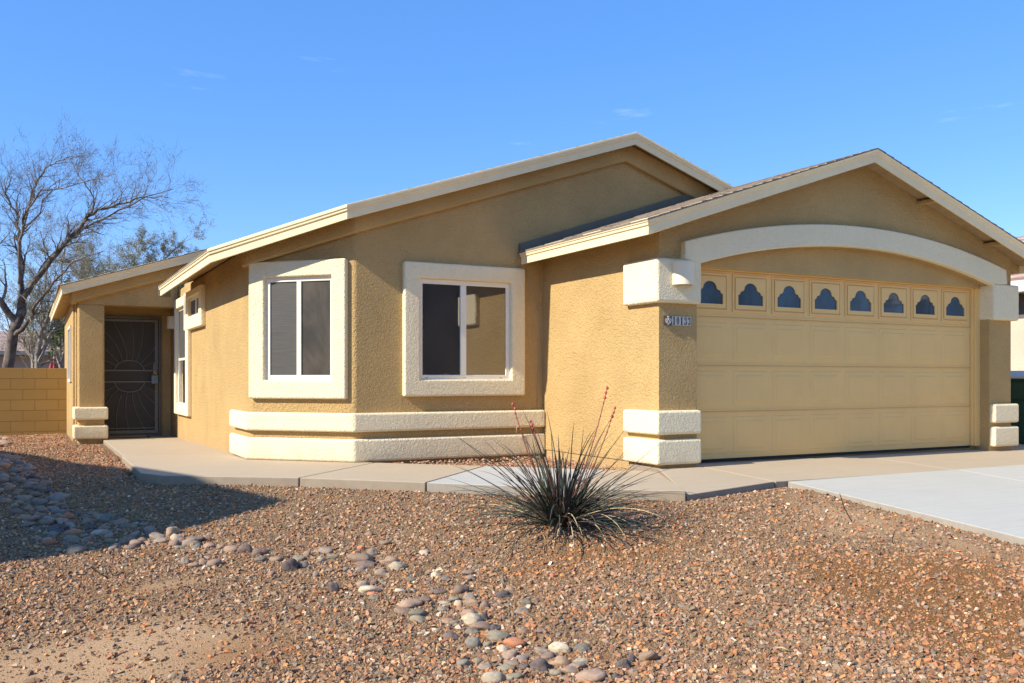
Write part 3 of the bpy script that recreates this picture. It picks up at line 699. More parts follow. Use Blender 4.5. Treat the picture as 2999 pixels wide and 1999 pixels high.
RAYS = [[(1.327, .244), (1.241, .302), (1.115, .345)], [(1.366, .303), (1.264, .429), (1.115, .575)], [(1.439, .329), (1.327, .625), (1.115, .90)], [(1.514, .35), (1.465, .653), (1.28, 1.078)],
 [(1.598, .348), (1.629, .707), (1.554, 1.081)], [(1.675, .332), (1.769, .693), (1.788, 1.078)], [(1.744, .294), (1.88, .437), (1.997, .602)], [(1.803, .242), (1.888, .285), (1.997, .326)],
 [(1.319, -.129), (1.233, -.171), (1.115, -.22)], [(1.373, -.185), (1.257, -.298), (1.115, -.52)], [(1.428, -.257), (1.340, -.604), (1.331, -.951)], [(1.522, -.241), (1.488, -.607), (1.561, -.958)],
 [(1.601, -.241), (1.676, -.627), (1.839, -.958)], [(1.683, -.22), (1.813, -.543), (1.995, -.77)], [(1.747, -.182), (1.872, -.335), (1.997, -.451)], [(1.803, -.122), (1.888, -.174), (1.997, -.227)]]
for r_ in RAYS: hb(bar(curve3(*r_)), 'sunburst_bar', M['bar'], parent=sd, smooth=True)
for sgn, z0 in ((1, .163), (-1, -.048)):
    mb = MB(); FP.slab(mb, 1.10, 2.0, z0-.014, z0+.014, .05, .075); hb(mb, 'rail', M['bar'], .002, 1, parent=sd)
    pts = [(1.557+.255*math.cos(t), z0+sgn*.19*math.sin(t)) for t in [math.pi*i/20 for i in range(21)]]
    hb(bar(pts, .013), 'half_sun_hoop', M['bar'], parent=sd, smooth=True)
mb = MB(); FP.slab(mb, 1.1, 2.0, -.925, -.905, .05, .072)
hb(mb, 'rail', M['bar'], .002, 1, parent=sd)
mb = MB(); FP.slab(mb, 1.965, 2.05, -.05, .30, .068, .082); hb(mb, 'lock_plate', M['bar'], .004, 2, parent=sd)
mb = MB(); prof_k = [(0, .0), (.028, 0), (.03, .01), (.014, .018), (.014, .04), (.028, .052), (.034, .07), (.026, .088), (0, .094)]
def lathe(mb, O, ax, prof, n=20):
    ax = Vector(ax).normalized(); a = ax.orthogonal().normalized(); b = ax.cross(a); k = len(mb.v)
    for r, h in prof:
        for q in range(n):
            w = 2*math.pi*q/n; mb.v.append(tuple(Vector(O)+ax*h+(a*math.cos(w)+b*math.sin(w))*max(r, .0004)))
    for i in range(len(prof)-1):
        for q in range(n): mb.f.append((k+i*n+q, k+i*n+(q+1) % n, k+(i+1)*n+(q+1) % n, k+(i+1)*n+q))
    return mb
hb(lathe(MB(), FP.p(2.0, .10, .08), (0, -1, 0), prof_k), 'door_knob', M['brass'], parent=sd, smooth=True)
# lockbox hanging on the knob
lb = empty('lockbox', (1.985, 18.06, -.09), 'small blue-grey lockbox hanging from the knob of the security door', 'lockbox')
def child(o, parent):      # keep world place under an offset empty
    o.parent = parent; o.matrix_parent_inverse = Matrix.Translation(-parent.location); return o
child(MB().box(1.925, 2.045, 18.04, 18.10, -.085, .075).build('body', M['lockbox'], None, .012, 3), lb)
child(MB().tube([(1.955+.03*(1-math.cos(t)), 18.07, .07+.085*math.sin(t)) for t in [math.pi*i/12 for i in range(13)]], .006, 8).build('shackle', M['brass'], None, smooth=True), lb)
mt = mat('coir', (.42, .29, .15), .95); bump(mt, noise_n(mt, coords(mt), 160, 3, .7), 1, .01)
dm = empty('doormat', (1.5, 17.85, -1.07), 'flat brown coir doormat with a dark edge at the security door', 'doormat')
child(MB().box(1.08, 1.86, 17.72, 18.10, -1.072, -1.055).build('rubber_edge', M['rubber'], None, .004, 1), dm)
child(MB().box(1.12, 1.82, 17.75, 18.07, -1.0549, -1.045).build('coir_pad', mt, None, .003, 1), dm)
# ---- wall lamps: half-round ceramic sconces
def sconce(F, u, z, r=.125, h=.24, label=None):
    mb = MB(); n = 20; o, i_ = [], []
    for k in range(n+1):
        t = math.pi*k/n; o.append((u-r*math.cos(t), r*math.sin(t))); i_.append((u-(r-.012)*math.cos(t), (r-.012)*math.sin(t)))
    poly = o+i_[::-1]; pts = [F.p(a, z-h/2, d) for a, d in poly]; pts2 = [F.p(a, z+h/2, d) for a, d in poly]
    m_ = len(poly); k0 = len(mb.v); mb.v += [tuple(q) for q in pts+pts2]
    for k in range(m_): mb.f.append((k0+k, k0+(k+1) % m_, k0+m_+(k+1) % m_, k0+m_+k))
    for k in range(n):
        a, b, c, d = k, k+1, m_-2-k, m_-1-k
        mb.f.append((k0+a, k0+b, k0+c, k0+d)); mb.f.append((k0+m_+d, k0+m_+c, k0+m_+b, k0+m_+a))
    # shallow top disc
    o_ = hb(mb, 'wall_lamp', M['ceramic'], .003, 2, angle=R(50))
    mb = MB(); F.slab(mb, u-.05, u+.05, z-.06, z+.06, -.004, .02); hb(mb, 'backplate', M['ceramic'], parent=o_)
    if label: o_['label'] = label
    return o_
sconce(Frame((0, VG-p, 0), (1, 0, 0), (0, -1, 0)), 6.0, 1.105, label='half-round cream lamp on the garage corner block')
sconce(FL, 17.72, 1.05, .13, .23, label='half-round cream lamp inside the porch')
# ---- house number: emblem tile and 10133
mb = MB(); FR.slab(mb, 5.818, 5.919, .568, .662, -.004, .012)
hn = hb(mb, 'house_number', M['tile_brown'], .002, 1); hn['label'] = 'row of tiles reading 10133 after an emblem tile'
mb = MB(); FR.slab(mb, 5.823, 5.914, .573, .657, .010, .0135); hb(mb, 'emblem_tile', M['emblem'], .001, 1, parent=hn)
mb = MB()
def pb(pts, r=.0042): mb.tube([FR.p(5.8685+a*.088, .615+b*.083, .0145) for a, b in pts], r, 5)
for sg_ in (-1, 1):
    pb([(.03*sg_, -.30), (.14*sg_, -.22), (.13*sg_, -.02), (.26*sg_, .12), (.36*sg_, .26)])
    pb([(.16*sg_, -.36), (.32*sg_, -.20), (.36*sg_, -.02), (.45*sg_, .12)])
    pb([(.0, .02), (.09*sg_, .16), (.20*sg_, .30)], .0035)
pb([(-.17, .40), (-.09, .47), (0, .49), (.09, .47), (.17, .40)], .005); pb([(0, .42), (0, .10)], .005); pb([(-.06, -.42), (0, -.34), (.06, -.42), (-.06, -.42)], .004); pb([(-.14, -.47), (.14, -.47)], .003)
hb(mb, 'emblem', M['tile_white'], parent=hn)
dgts = '10133'
def stroke_digit(ch, cx, cz, w, h):
    mb = MB(); T = .0125
    def q(u0, u1, z0, z1): FR.slab(mb, cx+u0*w, cx+u1*w, cz+z0*h, cz+z1*h, .011, .0140)
    def arcp(cu, cz_, ru, rz, t0, t1, k=14, th_=.26):
        for i in range(k):
            a, b = t0+(t1-t0)*i/k, t0+(t1-t0)*(i+1)/k
            ta = th_*(.55+.45*abs(math.cos(a))); tb = th_*(.55+.45*abs(math.cos(b)))
            P = [(cu+ru*math.cos(a), cz_+rz*math.sin(a)), (cu+ru*math.cos(b), cz_+rz*math.sin(b)), (cu+(ru-tb)*math.cos(b), cz_+(rz-tb*.45)*math.sin(b)), (cu+(ru-ta)*math.cos(a), cz_+(rz-ta*.45)*math.sin(a))]
            A = [FR.p(cx+x*w, cz+z*h, .011) for x, z in P]; B = [FR.p(cx+x*w, cz+z*h, .014) for x, z in P]; mb.hexa(A, B)
    if ch == '1': q(-.19, .19, -.46, .5); q(-.36, .36, -.5, -.44); q(-.24, -.09, .33, .40)
    if ch == '0': arcp(0, 0, .40, .5, 0, 2*math.pi, 26, .27)
    if ch == '3': arcp(0, .24, .36, .26, R(165), R(-80), 16, .27); arcp(0, -.23, .40, .27, R(80), R(-165), 18, .27); q(-.38, -.18, .20, .30); q(-.42, -.20, -.33, -.22)
    return mb
for i, ch_ in enumerate(dgts):
    u0 = 5.9205+i*.0505
    mb = MB(); FR.slab(mb, u0, u0+.0493, .568, .662, -.004, .0115); tl = hb(mb, 'number_tile', M['tile_white'], .0015, 1, parent=hn)
    hb(stroke_digit(ch_, u0+.0247, .615, .042, .084), 'digit', M['tile_brown'], parent=tl)
# ---- thin cable down the corner
cb = MB().tube([(5.50, VM-.008, 1.42), (5.55, VM-.008, 1.25), (5.63, VM-.008, 1.0), (5.69, VM-.008, .72), (5.70, VM-.008, .3), (5.67, VM-.008, -.1), (5.68, VM-.012, -.36), (5.70, VM-.085, -.42), (5.70, VM-.085, -.56), (5.66, VM-.085, -.60), (5.40, VM-.085, -.565), (5.33, VM-.085, -.60), (5.32, VM-.085, -.70)], .0042, 6)
hb(cb, 'cable', M['cable'], smooth=True)
# children keep their world place under the offset Empty
for o in list(C.objects):
    if o.parent == house and o is not house: o.matrix_parent_inverse = Matrix.Translation(-house.location)

# ---------------------------------------------------------------- block wall by the house
def block_mat(col=(.455, .288, .095)):
    m = mat('block_tan', col, .9, spec=.12); co = coords(m)
    sp = N(m, 'ShaderNodeSeparateXYZ'); L(m, co, sp.inputs[0]); cb = N(m, 'ShaderNodeCombineXYZ'); L(m, sp.outputs['X'], cb.inputs['X']); L(m, math_n(m, 'ADD', sp.outputs['Z'], 1.3590), cb.inputs['Y'])
    b = N(m, 'ShaderNodeTexBrick', offset=.5); b.inputs['Scale'].default_value = 1; b.inputs['Brick Width'].default_value = .457; b.inputs['Row Height'].default_value = .2285; b.inputs['Mortar Size'].default_value = .007; b.inputs['Mortar Smooth'].default_value = .5
    b.inputs['Color1'].default_value = (*col, 1); b.inputs['Color2'].default_value = (*[k*.93 for k in col], 1); b.inputs['Mortar'].default_value = (*[k*.62 for k in col], 1)
    L(m, cb.outputs[0], b.inputs['Vector'])
    base(m, mix(m, ramp(m, noise_n(m, co, 2.2, 6), [(.35, (0, 0, 0)), (.75, (.35, .35, .35))]), b.outputs['Color'], tuple(k*.8 for k in col)))
    h = math_n(m, 'ADD', math_n(m, 'MULTIPLY', b.outputs['Fac'], -1.2), math_n(m, 'MULTIPLY', noise_n(m, co, 90, 3, .7), .35)); bump(m, h, .8, .008); return m
bw = tag(MB().box(-9, .611, 22.0, 22.2, -1.5, .240).build('block_wall', block_mat(), None, .006, 2), 'low tan painted block wall running left from the porch side', 'wall')

# ---------------------------------------------------------------- river cobbles
TONES = {'P': ((.34, .25, .185), 'pinkish tan'), 'G': ((.28, .24, .195), 'grey'), 'W': ((.50, .45, .35), 'pale cream'), 'M': ((.24, .18, .14), 'mauve'), 'E': ((.235, .225, .165), 'greenish grey'),
         'B': ((.185, .19, .165), 'blue-grey'), 'D': ((.10, .085, .078), 'dark grey'), 'T': ((.33, .24, .165), 'tan brown'), 'O': ((.52, .22, .10), 'orange')}
def cobble_mat(k, col):
    m = mat('cobble_'+TONES[k][1].replace(' ', '_').replace('-', '_'), col, .85, spec=.25); co = coords(m)
    oi = N(m, 'ShaderNodeObjectInfo'); v = N(m, 'ShaderNodeVectorMath', operation='ADD'); L(m, co, v.inputs[0]); cx_ = N(m, 'ShaderNodeCombineXYZ'); L(m, math_n(m, 'MULTIPLY', oi.outputs['Random'], 40), cx_.inputs[0]); L(m, cx_.outputs[0], v.inputs[1])
    n = noise_n(m, v.outputs[0], 2.0, 8, .65, .4); f = noise_n(m, v.outputs[0], 14, 4, .75)
    c = ramp(m, n, [(.3, tuple(x*.72 for x in col)), (.5, col), (.72, tuple(min(1, x*1.28) for x in col))])
    c = mix(m, ramp(m, f, [(.55, (0, 0, 0)), (.72, (.5, .5, .5))]), c, tuple(min(1, x*1.5+.04) for x in col))
    hv = N(m, 'ShaderNodeHueSaturation'); L(m, c, hv.inputs['Color']); L(m, math_n(m, 'ADD', math_n(m, 'MULTIPLY', oi.outputs['Random'], .5), .75), hv.inputs['Value'])
    base(m, mix(m, ramp(m, noise_n(m, v.outputs[0], 3.5, 6, .7), [(.42, (0, 0, 0)), (.7, (.55, .55, .55))]), hv.outputs[0], (.33, .26, .27))); bump(m, f, .4, .05); return m
CM = {k: cobble_mat(k, tuple(a*b for a, b in zip(v[0], (1.10, .97, .80)))) for k, v in TONES.items()}
def cobble_mesh(seed, m, bumpy=.16):
    bm = bmesh.new(); bmesh.ops.create_icosphere(bm, subdivisions=3, radius=1); o = Vector((seed*7.1, seed*3.3, 0))
    for v in bm.verts:
        d = v.co.copy(); k = 1+bumpy*noise.noise(d*.9+o)*1.6+bumpy*.35*noise.noise(d*2.3+o)
        v.co = d*k
    me = bpy.data.meshes.new('cobble'); bm.to_mesh(me); bm.free(); me.materials.append(m)
    for p_ in me.polygons: p_.use_smooth = True
    return me
SH = {}
def cob_me(k):
    s_ = random.randrange(6)
    if (k, s_) not in SH: SH[(k, s_)] = cobble_mesh(s_+ord(k), CM[k], .40 if k in 'DT' else .30)
    return SH[(k, s_)]
GRP = 'river cobbles of the dry creek bed'
used_pos = []
def cobble(x, y, w, h, k, label, rot=None, deep=.74, sunny=True):
    o = bpy.data.objects.new('river_cobble', cob_me(k)); C.objects.link(o)
    hh = max(h*(.66 if sunny else .56), w*(.24 if sunny else .20)); o.scale = (w/2, w/2*deep*random.uniform(.85, 1.1), hh*.95)
    o.rotation_euler = (random.uniform(-.12, .12), random.uniform(-.12, .12), -TH+(random.uniform(-.45, .45) if rot is None else rot))
    o.location = (x, y, Gd(x, y)+hh*(.34 if sunny else .16)); used_pos.append((x, y, w/2)); return tag(o, label, 'cobble', GRP)
DATA = """0.67 7.31 0.104 0.043 P;0.84 7.27 0.099 0.035 G;0.95 7.29 0.094 0.050 W;0.91 7.06 0.072 0.060 P;0.98 7.17 0.074 0.043 M;1.06 7.14 0.135 0.039 M;1.15 7.13 0.062 0.052 P;1.00 7.07 0.134 0.036 P;1.05 7.01 0.097 0.030 E;1.04 6.87 0.077 0.042 B;1.12 6.86 0.095 0.042 P;1.19 6.76 0.059 0.026 G;1.11 6.65 0.064 0.029 M;1.24 6.63 0.099 0.047 P;1.32 6.54 0.110 0.070 M;1.39 6.42 0.103 0.052 M;0.93 6.97 0.072 0.022 E;1.02 6.65 0.046 0.021 E;1.06 6.55 0.051 0.020 G;0.91 6.51 0.056 0.050 G;0.95 6.39 0.066 0.031 T;1.01 6.42 0.056 0.047 P;1.07 6.33 0.094 0.055 M;1.37 6.26 0.078 0.031 E;1.46 6.23 0.078 0.022 T;1.50 5.96 0.103 0.076 D;1.59 5.96 0.065 0.038 B;1.60 6.16 0.090 0.039 E;1.67 6.20 0.045 0.048 P;1.81 6.23 0.115 0.040 G;1.72 6.04 0.056 0.036 W;1.81 6.06 0.079 0.031 E;1.70 5.76 0.053 0.023 T;1.59 5.70 0.042 0.037 G;1.36 5.92 0.048 0.027 P;1.60 5.35 0.059 0.079 D;1.95 5.87 0.147 0.064 T;2.07 5.98 0.070 0.050 G;2.04 6.15 0.057 0.036 O;2.10 5.74 0.112 0.054 T;2.10 5.59 0.110 0.057 W;1.94 5.77 0.116 0.027 M;1.89 5.68 0.071 0.028 G;1.80 5.72 0.047 0.033 B;1.98 5.54 0.080 0.036 G;2.38 5.80 0.070 0.028 W;2.24 6.20 0.079 0.023 T;2.24 6.55 0.061 0.031 P;2.46 5.25 0.070 0.028 P;2.42 5.12 0.059 0.025 G;2.09 5.31 0.068 0.032 E;2.25 5.29 0.069 0.037 W;2.28 5.19 0.059 0.027 B;1.87 5.37 0.050 0.034 M;1.92 5.36 0.041 0.025 E;1.79 5.24 0.128 0.031 W;1.78 5.16 0.048 0.024 O;1.77 5.09 0.064 0.024 E;1.95 5.14 0.070 0.028 W;2.02 5.10 0.044 0.022 W;2.13 4.98 0.087 0.026 M;2.25 4.91 0.091 0.052 M;2.24 4.77 0.068 0.042 G;2.20 4.66 0.087 0.041 T;2.07 4.75 0.062 0.025 W;2.14 4.70 0.046 0.033 W;1.90 4.84 0.125 0.046 P;1.99 4.85 0.071 0.032 M;1.83 4.80 0.094 0.029 T;2.16 4.79 0.068 0.027 E;2.52 4.79 0.057 0.030 P;2.44 4.71 0.085 0.034 D;2.46 4.49 0.066 0.041 E;2.39 4.40 0.081 0.032 G;2.25 4.58 0.053 0.049 P;2.31 4.56 0.033 0.023 P;2.10 4.48 0.084 0.060 P;2.10 4.43 0.114 0.059 W;2.17 4.42 0.040 0.040 D;2.10 4.32 0.116 0.029 P;2.16 4.27 0.065 0.029 D;1.90 4.27 0.075 0.045 M;1.96 4.12 0.077 0.048 B;2.02 4.08 0.048 0.031 E;2.11 4.15 0.112 0.031 E;2.14 4.01 0.106 0.048 O;2.06 3.99 0.065 0.035 W;2.03 4.29 0.072 0.021 E;2.21 3.87 0.072 0.029 G;2.29 3.83 0.097 0.049 W;2.39 3.77 0.082 0.039 B;2.20 3.79 0.077 0.028 M;2.20 3.68 0.086 0.052 T;2.10 3.68 0.082 0.054 D;2.25 3.60 0.072 0.034 G;1.81 3.92 0.062 0.035 B;1.88 3.91 0.045 0.027 E;1.88 3.83 0.069 0.029 G;2.01 3.80 0.066 0.024 T;1.86 3.70 0.093 0.047 W;1.95 3.66 0.080 0.021 E;2.13 3.59 0.060 0.030 E;2.24 3.46 0.119 0.046 P;2.30 3.64 0.062 0.029 W;2.44 3.49 0.068 0.041 D;2.52 3.54 0.042 0.031 D;2.60 3.52 0.087 0.052 T;2.34 4.10 0.065 0.024 M;2.26 4.16 0.053 0.024 T;2.04 3.90 0.092 0.027 P;2.12 3.86 0.053 0.020 T;1.96 3.76 0.075 0.020 E;2.04 3.73 0.048 0.031 D;2.20 3.58 0.088 0.026 P;2.34 3.40 0.053 0.026 D;2.43 3.40 0.040 0.027 G;1.89 4.69 0.097 0.028 E;1.86 4.61 0.088 0.020 E;2.03 4.67 0.065 0.023 E;1.98 4.51 0.063 0.024 T;2.01 4.45 0.055 0.024 E;1.79 4.41 0.046 0.015 W;2.25 4.37 0.055 0.025 M;1.88 4.42 0.046 0.014 W;2.08 3.83 0.070 0.018 G;2.16 5.21 0.045 0.014 B;2.02 4.92 0.043 0.017 G;1.80 5.36 0.072 0.036 G"""
SPECIAL = {(1.60, 5.35): 'dark grey cobble standing on end, alone on the gravel left of centre', (2.14, 4.01): 'large orange cobble, the only bright orange one, near the bottom edge',
 (2.10, 4.43): 'large white cobble resting against a pink one, mid creek bed', (2.29, 3.83): 'speckled cream-white cobble in the lower creek bed', (2.39, 3.77): 'blue-grey cobble at the right end of the lower creek bed',
 (2.60, 3.52): 'tan brown rounded cobble farthest right, near the bottom edge', (2.44, 3.49): 'dark grey cobble left of the tan one, near the bottom edge', (1.50, 5.96): 'rough lumpy dark grey cobble near the middle row',
 (1.95, 5.87): 'long tan brown cobble at the left of the small heap', (2.10, 5.59): 'cream blocky cobble at the front of the small heap', (2.04, 6.15): 'small orange cobble behind the small heap',
 (1.86, 3.70): 'pale cream cobble at the very bottom edge of the picture', (2.24, 3.46): 'wide pinkish cobble at the very bottom edge of the picture', (2.20, 3.68): 'domed tan brown cobble in the lower creek bed',
 (1.96, 4.12): 'blue-grey rounded cobble just left of the orange one', (1.90, 4.84): 'long pinkish cobble beside a small mauve one, mid creek bed', (1.92, 5.36): 'small greenish grey cobble touching a mauve one, left of the white slab', (1.79, 5.24): 'wide flat pale cobble left of the middle of the creek bed',
 (2.09, 5.31): 'teal-grey flat cobble right of the small heap', (2.25, 5.29): 'cream angular cobble between the heap and the yucca', (2.10, 5.74): 'tan pink cobble in the middle of the small heap',
 (.95, 7.29): 'pale cream cobble at the back of the sunlit row beside the shadow', (1.32, 6.54): 'large mauve cobble near the right end of the sunlit row', (2.10, 3.68): 'dark grey dimpled cobble left of the domed brown one', (1.81, 6.23): 'long grey cobble lying across the gap between row and heap'}
SPECIAL[(1.92, 5.36)] = 'small greenish cobble touching a mauve one near the heap'
for l in DATA.split(';'):
    a = l.split(); x, y, w, h = map(float, a[:4]); k = a[4]; lab = SPECIAL.get((x, y))
    if not lab:
        zone = 'in the sunlit row beside the shadow' if y > 6.4 else ('in the sunlit scatter left of the yucca' if y > 5.1 else ('in the middle of the sunlit creek bed' if y > 4.25 else 'in the lower creek bed by the bottom edge'))
        lab = ('large ' if w > .09 else 'small ')+TONES[k][1]+' cobble '+zone
    cobble(x, y, w*1.03, h, k, lab, rot=None if (x, y) != (1.60, 5.35) else 0, deep=.74)
BED = [(-.44, 14.6), (-.2, 14.0), (.02, 11.3), (.16, 9.9), (.39, 8.9), (.80, 7.9), (.95, 7.45), (.80, 7.25), (.56, 7.2), (.2, 7.3), (-.02, 8.0), (-.21, 9.7), (-.45, 10.2), (-.6, 13)]
def inside(x, y, P):
    c = False
    for i in range(len(P)):
        (x1, y1), (x2, y2) = P[i], P[i-1]
        if (y1 > y) != (y2 > y) and x < (x2-x1)*(y-y1)/(y2-y1)+x1: c = not c
    return c
cnt = 0; tries = 0
while cnt < 172 and tries < 30000:
    tries += 1; y = 7.15+(14.6-7.15)*random.random()**1.5; x = random.uniform(-.6, 1.0)
    if not inside(x, y, BED): continue
    w = random.uniform(.055, .145)*(1 if y < 9.5 else 1.3)
    if any((x-a)**2+(y-b)**2 < ((w/2+c_)*.80)**2 for a, b, c_ in used_pos): continue
    k = random.choices('PGWMEBDTO', [22, 18, 4, 14, 7, 4, 6, 23, 3])[0]
    z_ = 'near end of the shaded bed' if y < 8.3 else ('middle of the shaded bed left of the walkway' if y < 10.5 else 'far end of the bed towards the block wall')
    cobble(x, y, w, w*random.uniform(.42, .62), k, ('large ' if w > .14 else 'small ')+TONES[k][1]+' cobble at the '+z_, rot=random.uniform(-1.5, 1.5), deep=.78, sunny=False); cnt += 1
for x, y in ((-.62, 20.2), (-.48, 19.9), (-.50, 18.4), (-.42, 17.6), (-.55, 17.1)):
    cobble(x, y, .20, .07, 'P', 'pinkish tan stone beyond the bed, at the foot of the block wall', deep=.8)

# ---------------------------------------------------------------- red yucca
yx, yy = 3.50, 5.82; yz = Gd(yx, yy)
yu = empty('red_yucca', (yx, yy, yz), 'dark spiky red yucca with red flower stalks in front of the house', 'yucca plant')
def leaf_m(name, c1, c2):
    m = mat(name, c1, .6, spec=.22); base(m, ramp(m, noise_n(m, coords(m), 9, 4), [(.35, c1), (.65, c2)])); return m
YM = [leaf_m('yucca_leaf_green', (.028, .040, .022), (.06, .075, .045)), leaf_m('yucca_leaf_purple', (.055, .035, .030), (.095, .065, .055)), leaf_m('yucca_leaf_grey', (.055, .048, .036), (.10, .088, .068)), leaf_m('yucca_leaf_straw', (.45, .33, .16), (.62, .48, .26))]
def arch_leaf(mb, az_, el, ln, droop, w, base_r, twist=0):
    n = 11; a = Vector((math.cos(az_), math.sin(az_), 0)); side = Vector((-a.y, a.x, 0)); P = Vector((yx, yy, yz+.02))+a*base_r+side*random.uniform(-.04, .04)
    k = len(mb.v); e = el; st = ln/n; sv = random.gauss(0, .085)
    for i in range(n+1):
        t = i/n; ww = w*(.75+.5*t if t < .25 else 1)*(1-t)**.55+.0009
        d = a*math.cos(e)+Vector((0, 0, math.sin(e)))+side*sv*i*.25
        d.normalize(); up = d.cross(side).normalized()
        mb.v += [tuple(P+side*ww-up*ww*.35), tuple(P+up*ww*.45), tuple(P-side*ww-up*ww*.35)]
        P = P+d*st; e -= droop*(.35+1.3*t)/n
        g = Gd(P.x, P.y)+.012
        if P.z < g: P.z = g; e = max(e, 0)
    for i in range(n):
        q = k+i*3; mb.f += [(q, q+1, q+4, q+3), (q+1, q+2, q+5, q+4), (q+2, q, q+3, q+5)]
rs = random.Random(21); random.seed(21)
LM = [MB() for _ in range(4)]
for i in range(265):
    az_ = random.uniform(0, 6.283); q = random.random()
    if q < .30: el, ln, dr = R(random.uniform(50, 84)), random.uniform(.38, .92), random.uniform(.0, .8)
    elif q < .66: el, ln, dr = R(random.uniform(26, 58)), random.uniform(.45, 1.0), random.uniform(.1, 1.3)
    else: el, ln, dr = R(random.uniform(10, 36)), random.uniform(.55, 1.05), random.uniform(.4, 1.3)
    k = random.choices((0, 1, 2, 3), (40, 34, 23, 3))[0]
    arch_leaf(LM[k], az_, el, ln, dr, random.uniform(.0050, .0088), random.uniform(0, .13))
for i in range(16):       # dead leaves sprawled on the gravel
    arch_leaf(LM[3 if i % 2 else 1], random.uniform(3.6, 6.6), R(random.uniform(14, 34)), random.uniform(.35, .75), random.uniform(1.2, 2.2), .0045, random.uniform(.02, .1))
for i in range(150):      # dense short core
    arch_leaf(LM[random.choice((0, 0, 1))], random.uniform(0, 6.283), R(random.uniform(30, 85)), random.uniform(.2, .4), .3, .007, random.uniform(0, .12))
for nm, q in zip(('leaves', 'purple_leaves', 'grey_leaves', 'dry_leaves'), range(4)): child(LM[q].build(nm, YM[q], fix=False), yu)
sm = leaf_m('stalk_red', (.16, .055, .04), (.30, .085, .06)); budm = leaf_m('bud_red', (.42, .06, .045), (.55, .13, .10))
def up_at(dr, F0=0): return dr
RT = Vector((math.cos(TH), -math.sin(TH), 0)); FW = Vector((math.sin(TH), math.cos(TH), 0))
for (r0, h0, bend, nb) in ((-.36, .915, -.06, 9), (-.235, .79, .03, 5), (.345, 1.04, .05, 11), (.40, .89, .06, 6)):
    B = Vector((yx, yy, yz)); n = 14; pts = []
    for i in range(n+1):
        t = i/n; pts.append(B+RT*(r0*t+bend*math.sin(t*3.1)*.6)+FW*(.05*math.sin(r0*9))*t+Vector((0, 0, h0*t)))
    st = child(MB().tube(pts, [.0058*(1-.55*i/n) for i in range(n+1)], 7).build('flower_stalk', sm, None, smooth=True), yu)
    mb = MB()
    for j in range(nb):
        t = 1-.036*j if j < 4 else .90-.055*(j-3)+random.uniform(-.01, .01)
        q = t*n; i = min(n-1, int(q)); c_ = pts[i].lerp(pts[i+1], q-i); rr = (.011 if j < 3 else .0065)*random.uniform(.8, 1.15)
        ax = (Vector((random.uniform(-1, 1), random.uniform(-1, 1), 1.6))).normalized()
        lathe(mb, c_-ax*rr*1.2+Vector((random.uniform(-1, 1), random.uniform(-1, 1), 0))*.004, ax, [(0, 0), (rr*.8, rr*.6), (rr, rr*1.4), (rr*.6, rr*2.3), (0, rr*2.8)], 8)
    b_ = mb.build('flower_buds', budm, None, smooth=True); b_.parent = st
# ---------------------------------------------------------------- stray stems and twigs
tw_m = leaf_m('twig_dark', (.03, .022, .016), (.06, .045, .03))
def twig(loc, pts, r, label):
    z = Gd(*loc); O = Vector((*loc, z)); return tag(MB().tube([O+RT*a+Vector((0, 0, b))+FW*c_ for a, b, c_ in pts], [r]*(len(pts)-1)+[r*.5], 6).build('twig', tw_m, None, smooth=True), label, 'twig')
twig((5.784, 5.088), [(0, -.02, 0), (-.03, .03, 0), (-.075, .11, 0), (-.105, .20, 0), (-.115, .235, 0)], .0042, 'long thin dark stem leaning left beside the driveway edge')
twig((5.516, 4.505), [(0, -.02, 0), (0, .035, 0), (.012, .08, 0), (.02, .10, 0)], .0035, 'short dark stem sticking up from the gravel right of the long one')
twig((.42, 6.38), [(0, .005, 0), (-.05, .03, 0), (-.09, .06, 0), (-.11, .09, 0)], .004, 'dark dry twig lying in the gravel left of the cobbles')
twig((.45, 6.40), [(0, .01, 0), (-.03, .04, .02), (-.05, .09, .02)], .003, 'thin dark twig standing behind the one left of the cobbles')
for i, (x, y, a, l_) in enumerate(((3.9, 3.55, .8, .09), (3.2, 3.2, 2.2, .07), (1.2, 5.3, 2.9, .1), (3.05, 4.05, .3, .08), (1.75, 4.1, 1.1, .09))):
    z = Gd(x, y)+.018; tm = YM[3]
    tag(MB().tube([(x, y, z), (x+l_*.5*math.cos(a), y+l_*.5*math.sin(a), z+.012), (x+l_*math.cos(a), y+l_*math.sin(a), z+.004)], [.004, .005, .002], 5).build('twig', tm, None, smooth=True),
        'pale dry wood scrap on the gravel '+('near the rust-coloured patch', 'at the bottom right', 'left of the dark upright cobble', 'below the yucca', 'left of the orange cobble')[i], 'twig')

